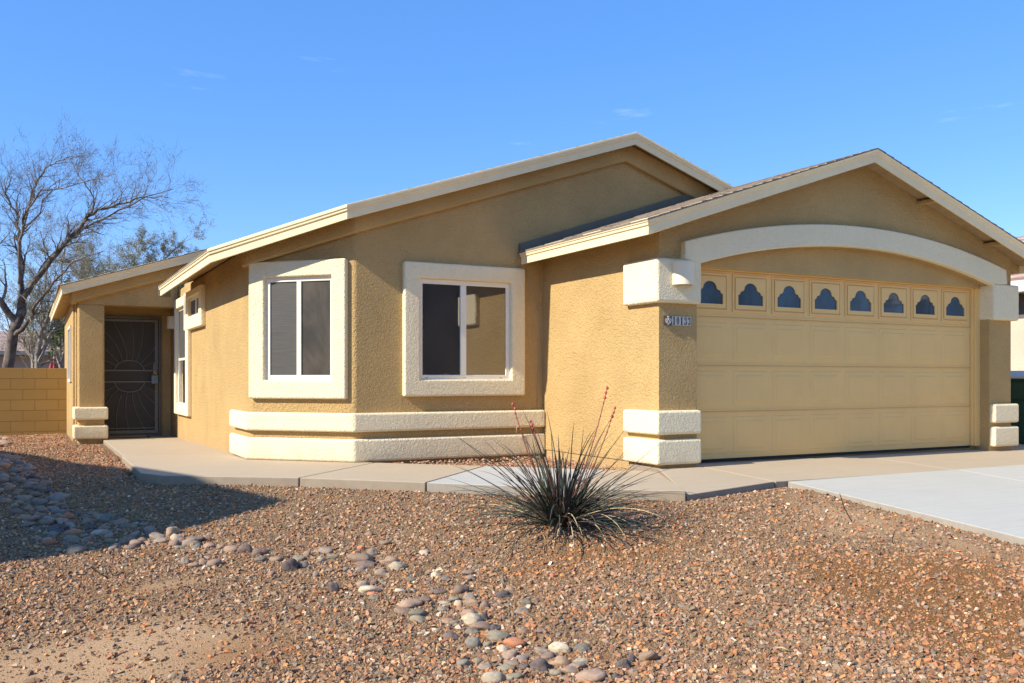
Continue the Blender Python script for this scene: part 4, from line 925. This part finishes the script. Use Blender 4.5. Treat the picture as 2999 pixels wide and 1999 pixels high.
# ---------------------------------------------------------------- trees
def bark(name, c1, c2): 
    m = mat(name, c1, .9, spec=.1); base(m, ramp(m, noise_n(m, coords(m), 6, 5, .7), [(.35, c1), (.65, c2)])); bump(m, noise_n(m, coords(m, (1, 1, .3)), 30, 4, .7), .7, .01); return m
BK = bark('bark_dark', (.07, .055, .045), (.20, .165, .135)); BK2 = bark('bark_grey', (.20, .17, .14), (.38, .33, .28))
LFM = []
for nm_, c_ in (('leaf_olive', (.24, .22, .105)), ('leaf_green', (.05, .095, .02)), ('leaf_dry', (.20, .17, .07))):
    m = mat(nm_, c_, .7, spec=.2); m.node_tree.nodes['Principled BSDF'].inputs['Base Color'].default_value = (*c_, 1); LFM.append(m)
def grow(start, direction, length, r0, levels, rnd, wander=.18, up=.10, kids=(3, 5), ratio=.62, fork=42, seglen=None, twigs=None, stop_r=.0035):
    """returns list of (points, radii, level); recursive bending limbs"""
    out = []
    def rec(P, d, ln, r, lv):
        n = max(4, int(7-lv*.6)); pts = [P.copy()]; rad = [r]; d = d.normalized(); dirs = [d.copy()]
        for i in range(n):
            d = (d+Vector((rnd.gauss(0, wander), rnd.gauss(0, wander), rnd.gauss(0, wander)+up*(1 if lv < 3 else .3)))).normalized()
            P = P+d*ln/n; pts.append(P.copy()); rad.append(max(stop_r*.6, r*(1-.72*(i+1)/n))); dirs.append(d.copy())
        out.append((pts, rad, lv))
        if lv >= levels: return
        k = rnd.randint(*kids)+(1 if lv >= 2 else 0)
        for j in range(k):
            t = rnd.uniform(.28, 1.0) if j else 1.0
            i = min(n, max(1, int(t*n+.5))); dd_ = dirs[i]
            ax = dd_.cross(Vector((rnd.gauss(0, 1), rnd.gauss(0, 1), rnd.gauss(0, 1)))).normalized()
            ang = R(rnd.uniform(fork*.45, fork*1.25)) if j else R(rnd.uniform(5, 22))
            nd = Matrix.Rotation(ang, 3, ax) @ dd_
            rec(pts[i], nd, ln*ratio*rnd.uniform(.75, 1.25), max(stop_r, rad[i]*rnd.uniform(.62, .85)), lv+1)
    rec(Vector(start), Vector(direction), length, r0, 0)
    return out
def tree(name, loc, stems, label, bk, leaves=0, lmat=None, lsz=.03, rnd=None, lv_leaf=4, cat='tree', **kw):
    t = empty(name, loc, label, cat); trunk = MB(); crown = MB(); tips = []
    for (p0, d0, ln, r, lvls) in stems:
        for pts, rad, lv in grow(Vector(loc)+Vector(p0), d0, ln, r, lvls, rnd, **kw):
            (trunk if lv <= 1 else crown).tube(pts, rad, 8 if lv <= 1 else (5 if lv < 4 else 3), cap=False)
            if lv >= lv_leaf: tips += pts[1:]
    child(trunk.build('trunk', bk, None, smooth=True, fix=False), t); child(crown.build('branches', bk if bk is BK else BK2, None, smooth=True, fix=False), t)
    if leaves and tips:
        lm = MB(); 
        for i in range(leaves):
            c_ = rnd.choice(tips)+Vector((rnd.gauss(0, .05), rnd.gauss(0, .05), rnd.gauss(0, .05)))
            a = Vector((rnd.gauss(0, 1), rnd.gauss(0, 1), rnd.gauss(0, 1))).normalized(); b = a.cross(Vector((rnd.gauss(0, 1), rnd.gauss(0, 1), rnd.gauss(0, 1)))).normalized()
            s_ = lsz*rnd.uniform(.6, 1.5); lm.add([c_-a*s_, c_+b*s_*.28, c_+a*s_, c_-b*s_*.28], [(0, 1, 2, 3)])
        child(lm.build('foliage', lmat, None, fix=False), t)
    return t
def wpos(F, dx, z=None):   # ground point at forward distance F, dx display px from the left edge of a 2352 px wide view
    r = (dx*1.2751-1500)/2640*F; return (r*math.cos(TH)+F*math.sin(TH), -r*math.sin(TH)+F*math.cos(TH))
def rdir(r, up, f=0): return RT*r+Vector((0, 0, up))+FW*f
def guided(name, F, dx0, label, limbs, bk, rnd, spr, leaves=0, lmat=None, lsz=.03, tw=.0035, cl=None):
    """a tree whose main limbs follow measured paths: (right, up, depth) in metres from its foot"""
    x, y = wpos(F, dx0); g = Gd(x, y)-.1; O = Vector((x, y, g)); t = empty(name, O, label, 'tree')
    trunk, crown, tips = MB(), MB(), []
    for (pts, r0, r1, nsub, sub_len) in limbs:
        P = [O+RT*a+Vector((0, 0, b))+FW*c for a, b, c in pts]
        # smooth and wiggle
        Q = []
        for i in range(len(P)-1):
            for k in range(4):
                q = P[i].lerp(P[i+1], k/4); Q.append(q+Vector((rnd.gauss(0, 1), rnd.gauss(0, 1), rnd.gauss(0, 1)))*.018*(1 if i or k else 0))
        Q.append(P[-1]); n = len(Q)-1; rad = [r0+(r1-r0)*(i/n)**.8 for i in range(n+1)]
        (trunk if r0 > .05 else crown).tube(Q, rad, 8 if r0 > .05 else 6, cap=False)
        for j in range(nsub):
            i = min(n, int(n*(.22+.78*(j+rnd.random()*.8)/nsub))); d = (Q[min(n, i+1)]-Q[max(0, i-1)]).normalized()
            ax = d.cross(Vector((rnd.gauss(0, 1), rnd.gauss(0, 1), rnd.gauss(0, 1)))).normalized()
            nd = Matrix.Rotation(R(rnd.uniform(22, 62)), 3, ax) @ d + Vector((0, 0, .12)) + RT*.28
            for pp, rr, lv in grow(Q[i], nd, sub_len*rnd.uniform(.6, 1.2), max(.006, rad[i]*.55), spr, rnd, wander=.17, up=.05, kids=(2, 4), ratio=.66, fork=44, stop_r=tw):
                crown.tube(pp, rr, 4 if lv < 2 else 3, cap=False)
                if lv >= 2: tips += pp[1:]
    child(trunk.build('trunk', bk, None, smooth=True, fix=False), t); child(crown.build('branches', bk if cl is None else cl, None, smooth=True, fix=False), t)
    if leaves:
        lm = MB()
        for i in range(leaves):
            c_ = rnd.choice(tips)+Vector((rnd.gauss(0, .04), rnd.gauss(0, .04), rnd.gauss(0, .04)))
            a = Vector((rnd.gauss(0, 1), rnd.gauss(0, 1), rnd.gauss(0, 1))).normalized(); b = a.cross(Vector((rnd.gauss(0, 1), rnd.gauss(0, 1), rnd.gauss(0, 1)))).normalized()
            s_ = lsz*rnd.uniform(.6, 1.6); lm.add([c_-a*s_, c_+b*s_*.22, c_+a*s_, c_-b*s_*.22], [(0, 1, 2, 3)])
        child(lm.build('foliage', lmat, None, fix=False), t)
    return t
def px(F, x0, y0, zf, lst):      # measured sketch of the limbs (a 2352-wide view) turned into metres at that distance
    s = 1.2751*F/2640; return [((a-x0)*s, (870-b)*s-zf, c) for a, b, c in lst]
F = 23.0; x_, y_ = wpos(F, 15); zf = Gd(x_, y_)-.1
T = lambda l: px(F, 15, 0, zf, [(a, b if b > 520 else 520-(520-b)*.74, c) for a, b, c in l])
guided('bare_tree', F, 15, 'large bare dark-limbed tree rising behind the block wall at the left edge', [
    (T([(15, 985, 0), (20, 840, 0), (32, 765, 0), (50, 695, 0)]), .155, .11, 0, 1),
    (T([(50, 695, 0), (98, 632, -.2), (160, 575, -.4), (203, 528, -.5), (238, 490, -.6), (300, 468, -.7), (360, 450, -.9), (420, 452, -1)]), .085, .008, 30, .68),
    (T([(50, 700, 0), (42, 620, .2), (30, 540, .3), (16, 475, .5), (-6, 410, .4), (2, 350, .5)]), .08, .008, 28, .58),
    (T([(236, 492, -.6), (246, 445, -.7), (222, 385, -.9), (190, 325, -.8)]), .026, .006, 12, .45),
    (T([(66, 660, 0), (85, 590, .6), (132, 520, 1.0), (205, 450, 1.3), (270, 395, 1.5), (345, 362, 1.6)]), .06, .007, 24, .62),
    (T([(40, 740, 0), (-10, 650, -.5), (-70, 560, -.8), (-110, 430, -1.0)]), .10, .01, 12, 1.1),
    (T([(28, 560, .3), (62, 470, 0), (90, 395, -.2), (118, 345, -.3), (160, 322, -.4), (210, 312, -.5)]), .042, .006, 20, .52),
    (T([(34, 770, 0), (82, 742, -.4), (110, 705, -.6), (165, 655, -.9), (215, 610, -1.0), (290, 590, -1.2)]), .065, .007, 22, .58),
    (T([(45, 650, 0), (75, 560, -.6), (100, 500, -.9), (150, 440, -1.2), (230, 425, -1.4), (330, 400, -1.6)]), .045, .006, 25, .60),
    (T([(20, 540, .3), (55, 460, .8), (62, 410, .9), (85, 365, 1), (74, 330, 1)]), .03, .005, 11, .4),
    ], BK, random.Random(5), 3, leaves=700, lmat=LFM[2], lsz=.03, tw=.0026, cl=bark('twig_grey', (.10, .085, .072), (.26, .225, .19)))
F = 26.0; x_, y_ = wpos(F, 95); zf = Gd(x_, y_)-.1
T = lambda l: px(F, 95, 0, zf, l)
guided('forked_tree', F, 95, 'smaller grey forked tree right of the large bare tree, behind the block wall', [
    (T([(84, 960, 0), (86, 850, 0), (92, 780, 0), (112, 715, 0), (140, 650, 0), (150, 560, 0)]), .10, .015, 20, .7),
    (T([(86, 840, 0), (105, 770, .2), (130, 740, .3), (165, 690, .4), (215, 640, .4)]), .07, .012, 18, .6),
    (T([(60, 960, .5), (58, 850, .5), (50, 770, .5), (30, 700, .5), (25, 600, .6)]), .08, .012, 20, .75),
    (T([(66, 840, .5), (40, 800, .5), (10, 770, .5), (-20, 690, .5)]), .06, .012, 14, .8),
    (T([(92, 780, 0), (70, 700, .6), (78, 610, .8), (60, 520, .8)]), .05, .01, 18, .7),
    ], BK2, random.Random(9), 3, leaves=22000, lmat=LFM[0], lsz=.024, tw=.003, cl=BK2)
F = 33.0; x_, y_ = wpos(F, 290); zf = Gd(x_, y_)-.1
T = lambda l: px(F, 290, 0, zf, l)
guided('feathery_tree', F, 290, 'olive feathery-leaved tree showing above the porch roof', [
    (T([(290, 960, 0), (285, 800, 0), (280, 730, 0), (272, 670, 0), (262, 610, 0)]), .13, .02, 20, .75),
    (T([(286, 800, 0), (320, 710, 0), (345, 650, 0), (375, 600, 0), (432, 540, 0)]), .07, .010, 24, .55),
    (T([(286, 820, 0), (240, 720, .4), (205, 660, .6), (185, 600, .6)]), .07, .012, 20, .75),
    (T([(284, 740, 0), (310, 670, -.5), (322, 620, -.6), (332, 575, -.7)]), .05, .01, 18, .6),
    (T([(320, 710, 0), (370, 650, .4), (405, 615, .4), (450, 588, .4)]), .045, .008, 18, .45),
    (T([(240, 720, .4), (190, 690, 1), (150, 650, 1.2), (130, 600, 1.2)]), .045, .01, 16, .75),
    ], BK2, random.Random(12), 3, leaves=60000, lmat=LFM[0], lsz=.026, tw=.004, cl=BK2)
F = 29.0; x_, y_ = wpos(F, 140); zf = Gd(x_, y_)-.1
T = lambda l: px(F, 140, 0, zf, l)
guided('leafy_tree', F, 140, 'low green-leaved tree close to the house corner behind the block wall', [
    (T([(145, 960, 0), (142, 850, 0), (138, 780, 0), (128, 720, 0)]), .09, .02, 12, .7),
    (T([(142, 830, 0), (160, 770, 0), (180, 720, 0)]), .06, .02, 9, .7),
    (T([(142, 850, 0), (110, 800, .4), (85, 750, .5)]), .05, .015, 8, .7),
    ], BK2, random.Random(15), 2, leaves=9000, lmat=LFM[1], lsz=.05, tw=.004, cl=BK2)

# ---------------------------------------------------------------- neighbouring houses, umbrella, bin
W2 = stucco('stucco_beige', (.62, .52, .40), .006); PR = mat('roof_pink', (.5, .3, .22), .9)
def tile_roof_mat(name, a, b, row=.16):
    m = mat(name, a, .9); co = coords(m); w = N(m, 'ShaderNodeTexWave', wave_type='BANDS', bands_direction='Z'); w.inputs['Scale'].default_value = 1/row/3.2; w.inputs['Distortion'].default_value = 1.6; w.inputs['Detail'].default_value = 3; w.inputs['Detail Scale'].default_value = 4; L(m, co, w.inputs['Vector'])
    c = mix(m, w.outputs['Fac'], a, b); base(m, mix(m, ramp(m, noise_n(m, co, 7, 5), [(.35, (0, 0, 0)), (.7, (.6, .6, .6))]), c, tuple(k*.75 for k in a))); bump(m, w.outputs['Fac'], .7, .03); return m
TR = tile_roof_mat('roof_tile_pink', (.30, .17, .12), (.60, .42, .32), .17)
RSH = tile_roof_mat('roof_shingle_pinkish', (.34, .22, .17), (.46, .33, .27), .2)
white = paint('fascia_white', (.80, .77, .72), .6, .03)
def simple_house(name, cx_, cy_, lx, ly, rz, zb, ze, zr, label, wm, rm, fm, hip=True, win=(), ov=.5):
    t = empty(name, (cx_, cy_, zb), label, 'house'); t.rotation_euler.z = rz
    def put(mb, nm, m_, bev=0): o = mb.build(nm, m_, None, bev, 2); o.parent = t; return o
    H = ze-zb; put(MB().box(-lx/2, lx/2, -ly/2, ly/2, -.6, H), 'wall', wm, .02)
    a, b = lx/2+ov, ly/2+ov; h = zr-ze; q = min(a, b) if hip else 0
    if a >= b: r0, r1 = (-a+q, 0), (a-q, 0)
    else: r0, r1 = (0, -b+q), (0, b-q)
    vs = [(-a, -b, H), (a, -b, H), (a, b, H), (-a, b, H), (*r0, H+h), (*r1, H+h)]
    fs = [(0, 1, 5, 4), (1, 2, 5), (2, 3, 4, 5), (3, 0, 4)] if a >= b else [(0, 1, 4), (1, 2, 5, 4), (2, 3, 5), (3, 0, 4, 5)]
    mb = MB().add([(x, y, z+.17) for x, y, z in vs]+[(x, y, z) for x, y, z in vs[:4]], fs+[(6, 7, 8, 9)]); 
    rf = put(MB().add([(x, y, z+.17) for x, y, z in vs], fs+[(0, 1, 2, 3)]), 'roof', rm)
    mb = MB(); mb.ring([(-a-.02, -b-.02, H), (a+.02, -b-.02, H), (a+.02, b+.02, H), (-a-.02, b+.02, H)], [(-a+.03, -b+.03, H), (a-.03, -b+.03, H), (a-.03, b-.03, H), (-a+.03, b-.03, H)], (0, 0, .175)); f_ = put(mb, 'fascia', fm); 
    mb = MB(); mb.box(-a+.03, a-.03, -b+.03, b-.03, H+.01, H+.05); put(mb, 'soffit', fm)
    for (fx, fy, w_, z0, z1, side) in win:
        F_ = Frame((fx, fy, 0), (1, 0, 0) if side in 'fb' else (0, 1, 0), {'f': (0, -1, 0), 'b': (0, 1, 0), 'r': (1, 0, 0), 'l': (-1, 0, 0)}[side])
        w__ = put(F_.ring(MB(), (-w_/2, w_/2, z0, z1), (-w_/2+.06, w_/2-.06, z0+.06, z1-.06), -.01, .04), 'window', M['vinyl']); pn = F_.slab(MB(), -w_/2+.05, w_/2-.05, z0+.05, z1-.05, -.01, .01).build('pane', M['glass'], w__)
    return t
x, y = wpos(40, 120); simple_house('neighbour_house', x, y+4, 20, 8, R(4), -1.5, 1.05, 2.1, 'beige house with a pinkish roof far behind the block wall and trees', paint('wall_brown', (.36, .27, .21)), RSH, paint('fascia_tan', (.42, .36, .30)), win=[(3, -4, 1.4, 1.0, 2.0, 'f')])
nh = simple_house('neighbour_house', 19.35, 11.2, 10.0, 14, 0, -1.1, 1.40, 3.0, 'beige stucco house with a pink tiled roof past the right garage pillar', W2, TR, white, ov=.45)
mb = MB(); mb.box(-5.004, -4.98, -6.9, 6.9, 2.10, 2.5); o = mb.build('eave_shade_strip', paint('eave_shade_grey', (.14, .125, .115)), nh)  # dark strip on the wall, painting in the shade below the eave
# unseen house added across the street, raised and darkened to keep window reflections dark
simple_house('added_street_house', 15.5, -27, 19, 9, R(3), -1.9, 5.8, 8.0, 'added brown two-storey house across the street, out of view, darkening the front window reflection', paint('wall_dark', (.06, .045, .03)), mat('roof_brown', (.10, .075, .06), .9), M['fascia'], win=[(4, 4.5, 1.6, 1, 2.1, 'b'), (-4, 4.5, 1.6, 1, 2.1, 'b')])
# the neighbour on the left, outside the frame: its gable end throws the big shadow on the yard
nl = empty('neighbour_house', (-9, 11, -1.3), 'neighbouring house left of the picture whose roof shades the creek bed', 'house')
pf = [(7.26, -1.5), (7.26, 2.20), (6.94, 2.28), (6.90, 2.66), (7.52, 3.88), (15.3, 2.13), (15.3, 2.0), (14.7, 2.0), (14.7, -1.5)]
child(MB().extr([(-13.5, v, z) for v, z in pf], (8.5, 0, 0)).build('wall', M['wall'], None), nl)
child(MB().extr([(-13.6, 6.84, 2.70), (-13.6, 7.52, 3.98), (-13.6, 15.4, 2.20), (-13.6, 15.4, 2.13), (-13.6, 7.52, 3.885), (-13.6, 6.88, 2.63)], (8.62, 0, 0)).build('roof', M['shingle'], None), nl)
# patio umbrella, folded
x, y = wpos(28, 124); g = Gd(x, y)
um = empty('patio_umbrella', (x, y, g), 'folded pink-red patio umbrella behind the block wall', 'umbrella')
rm_ = paint('umbrella_red', (.50, .12, .12), .8, .25, 9); cl_ = MB(); k = 24
top = .68; rings = [(top, .012), (top-.10, .055), (top-.35, .115), (top-.75, .15), (top-1.15, .13), (top-1.45, .17)]
for z, r in rings:
    for q in range(k):
        a = 2*math.pi*q/k; rr = r*(1+.32*(1 if q % 3 == 0 else -.5)); cl_.v.append((x+rr*math.cos(a), y+rr*math.sin(a), z))
for i in range(len(rings)-1):
    for q in range(k): cl_.f.append((i*k+q, i*k+(q+1) % k, (i+1)*k+(q+1) % k, (i+1)*k+q))
cl_.f.append(tuple(range(k)))
child(cl_.build('canopy', rm_, None), um); child(MB().tube([(x, y, g), (x, y, top+.08)], .022, 8).build('pole', M['eave_wood'], None, smooth=True), um)
child(MB().tube([(x, y, g), (x, y, g+.08)], [.28, .22], 20).build('base', M['iron'], None), um)
# wheeled bin
bx, by = 12.98, 8.10; bz = -1.0
bn = empty('wheeled_bin', (bx, by, bz), 'dark green wheeled rubbish bin with a pale lid beside the garage', 'bin'); bn.rotation_euler.z = 0
gm = paint('bin_green', (.035, .085, .055), .45, .12, 12); lid = paint('bin_lid', (.62, .64, .60), .5, .05, 8)
def bput(mb, nm, m_, bev=.01): return child(mb.build(nm, m_, None, bev, 3), bn)
def taper(z0, z1, w0, w1, d0, d1, mb): return mb.hexa([(bx-w0, by-d0, bz+z0), (bx+w0, by-d0, bz+z0), (bx+w0, by+d0, bz+z0), (bx-w0, by+d0, bz+z0)], [(bx-w1, by-d1, bz+z1), (bx+w1, by-d1, bz+z1), (bx+w1, by+d1, bz+z1), (bx-w1, by+d1, bz+z1)])
bput(taper(.06, .72, .30, .36, .30, .36, MB()), 'body', gm, .03)
bput(taper(.70, .98, .385, .41, .385, .41, MB()), 'upper_body', gm, .025)
bput(taper(.975, 1.01, .425, .425, .425, .425, MB()), 'rim', gm, .01)
mb = MB(); taper(1.01, 1.05, .44, .43, .44, .43, mb); bput(mb, 'lid', lid, .012)
mb = MB(); taper(1.045, 1.125, .41, .30, .41, .24, mb); bput(mb, 'lid_ridge', lid, .012)
bput(MB().box(bx-.30, bx-.27, by-.44, by-.40, bz+.6, bz+.68), 'latch', gm, .005)
for sx_ in (-1, 1): bput(MB().tube([(bx+sx_*.33, by+.34, bz+.11), (bx+sx_*.27, by+.34, bz+.11)], .11, 20), 'wheel', M['rubber'], .004)
txm = mat('bin_print', (.55, .58, .52), .6)
for i, (tx, sz_) in enumerate((('Waste', .075), ('City', .085))):
    mt_ = Matrix.Translation((bx-.19, by-.4065+.004*i, bz+.90-.115*i)) @ Matrix.Rotation(R(90), 4, 'X') @ Matrix.Rotation(0, 4, 'Y')
    child(text_mesh(tx, sz_, txm, 'lettering', None, mt_, .9, .0025, .002), bn)
asph = struct(MB().box(11.7, 14.2, 7.3, 12, -1.13, -1.03).build('side_yard', mat('side_yard_ground', (.08, .075, .075), .9)))

# ---------------------------------------------------------------- raise everything: camera eye height is LIFT above the origin
for o in list(C.objects):
    if o.parent is None and o.type in ('MESH', 'EMPTY'): o.location.z += LIFT
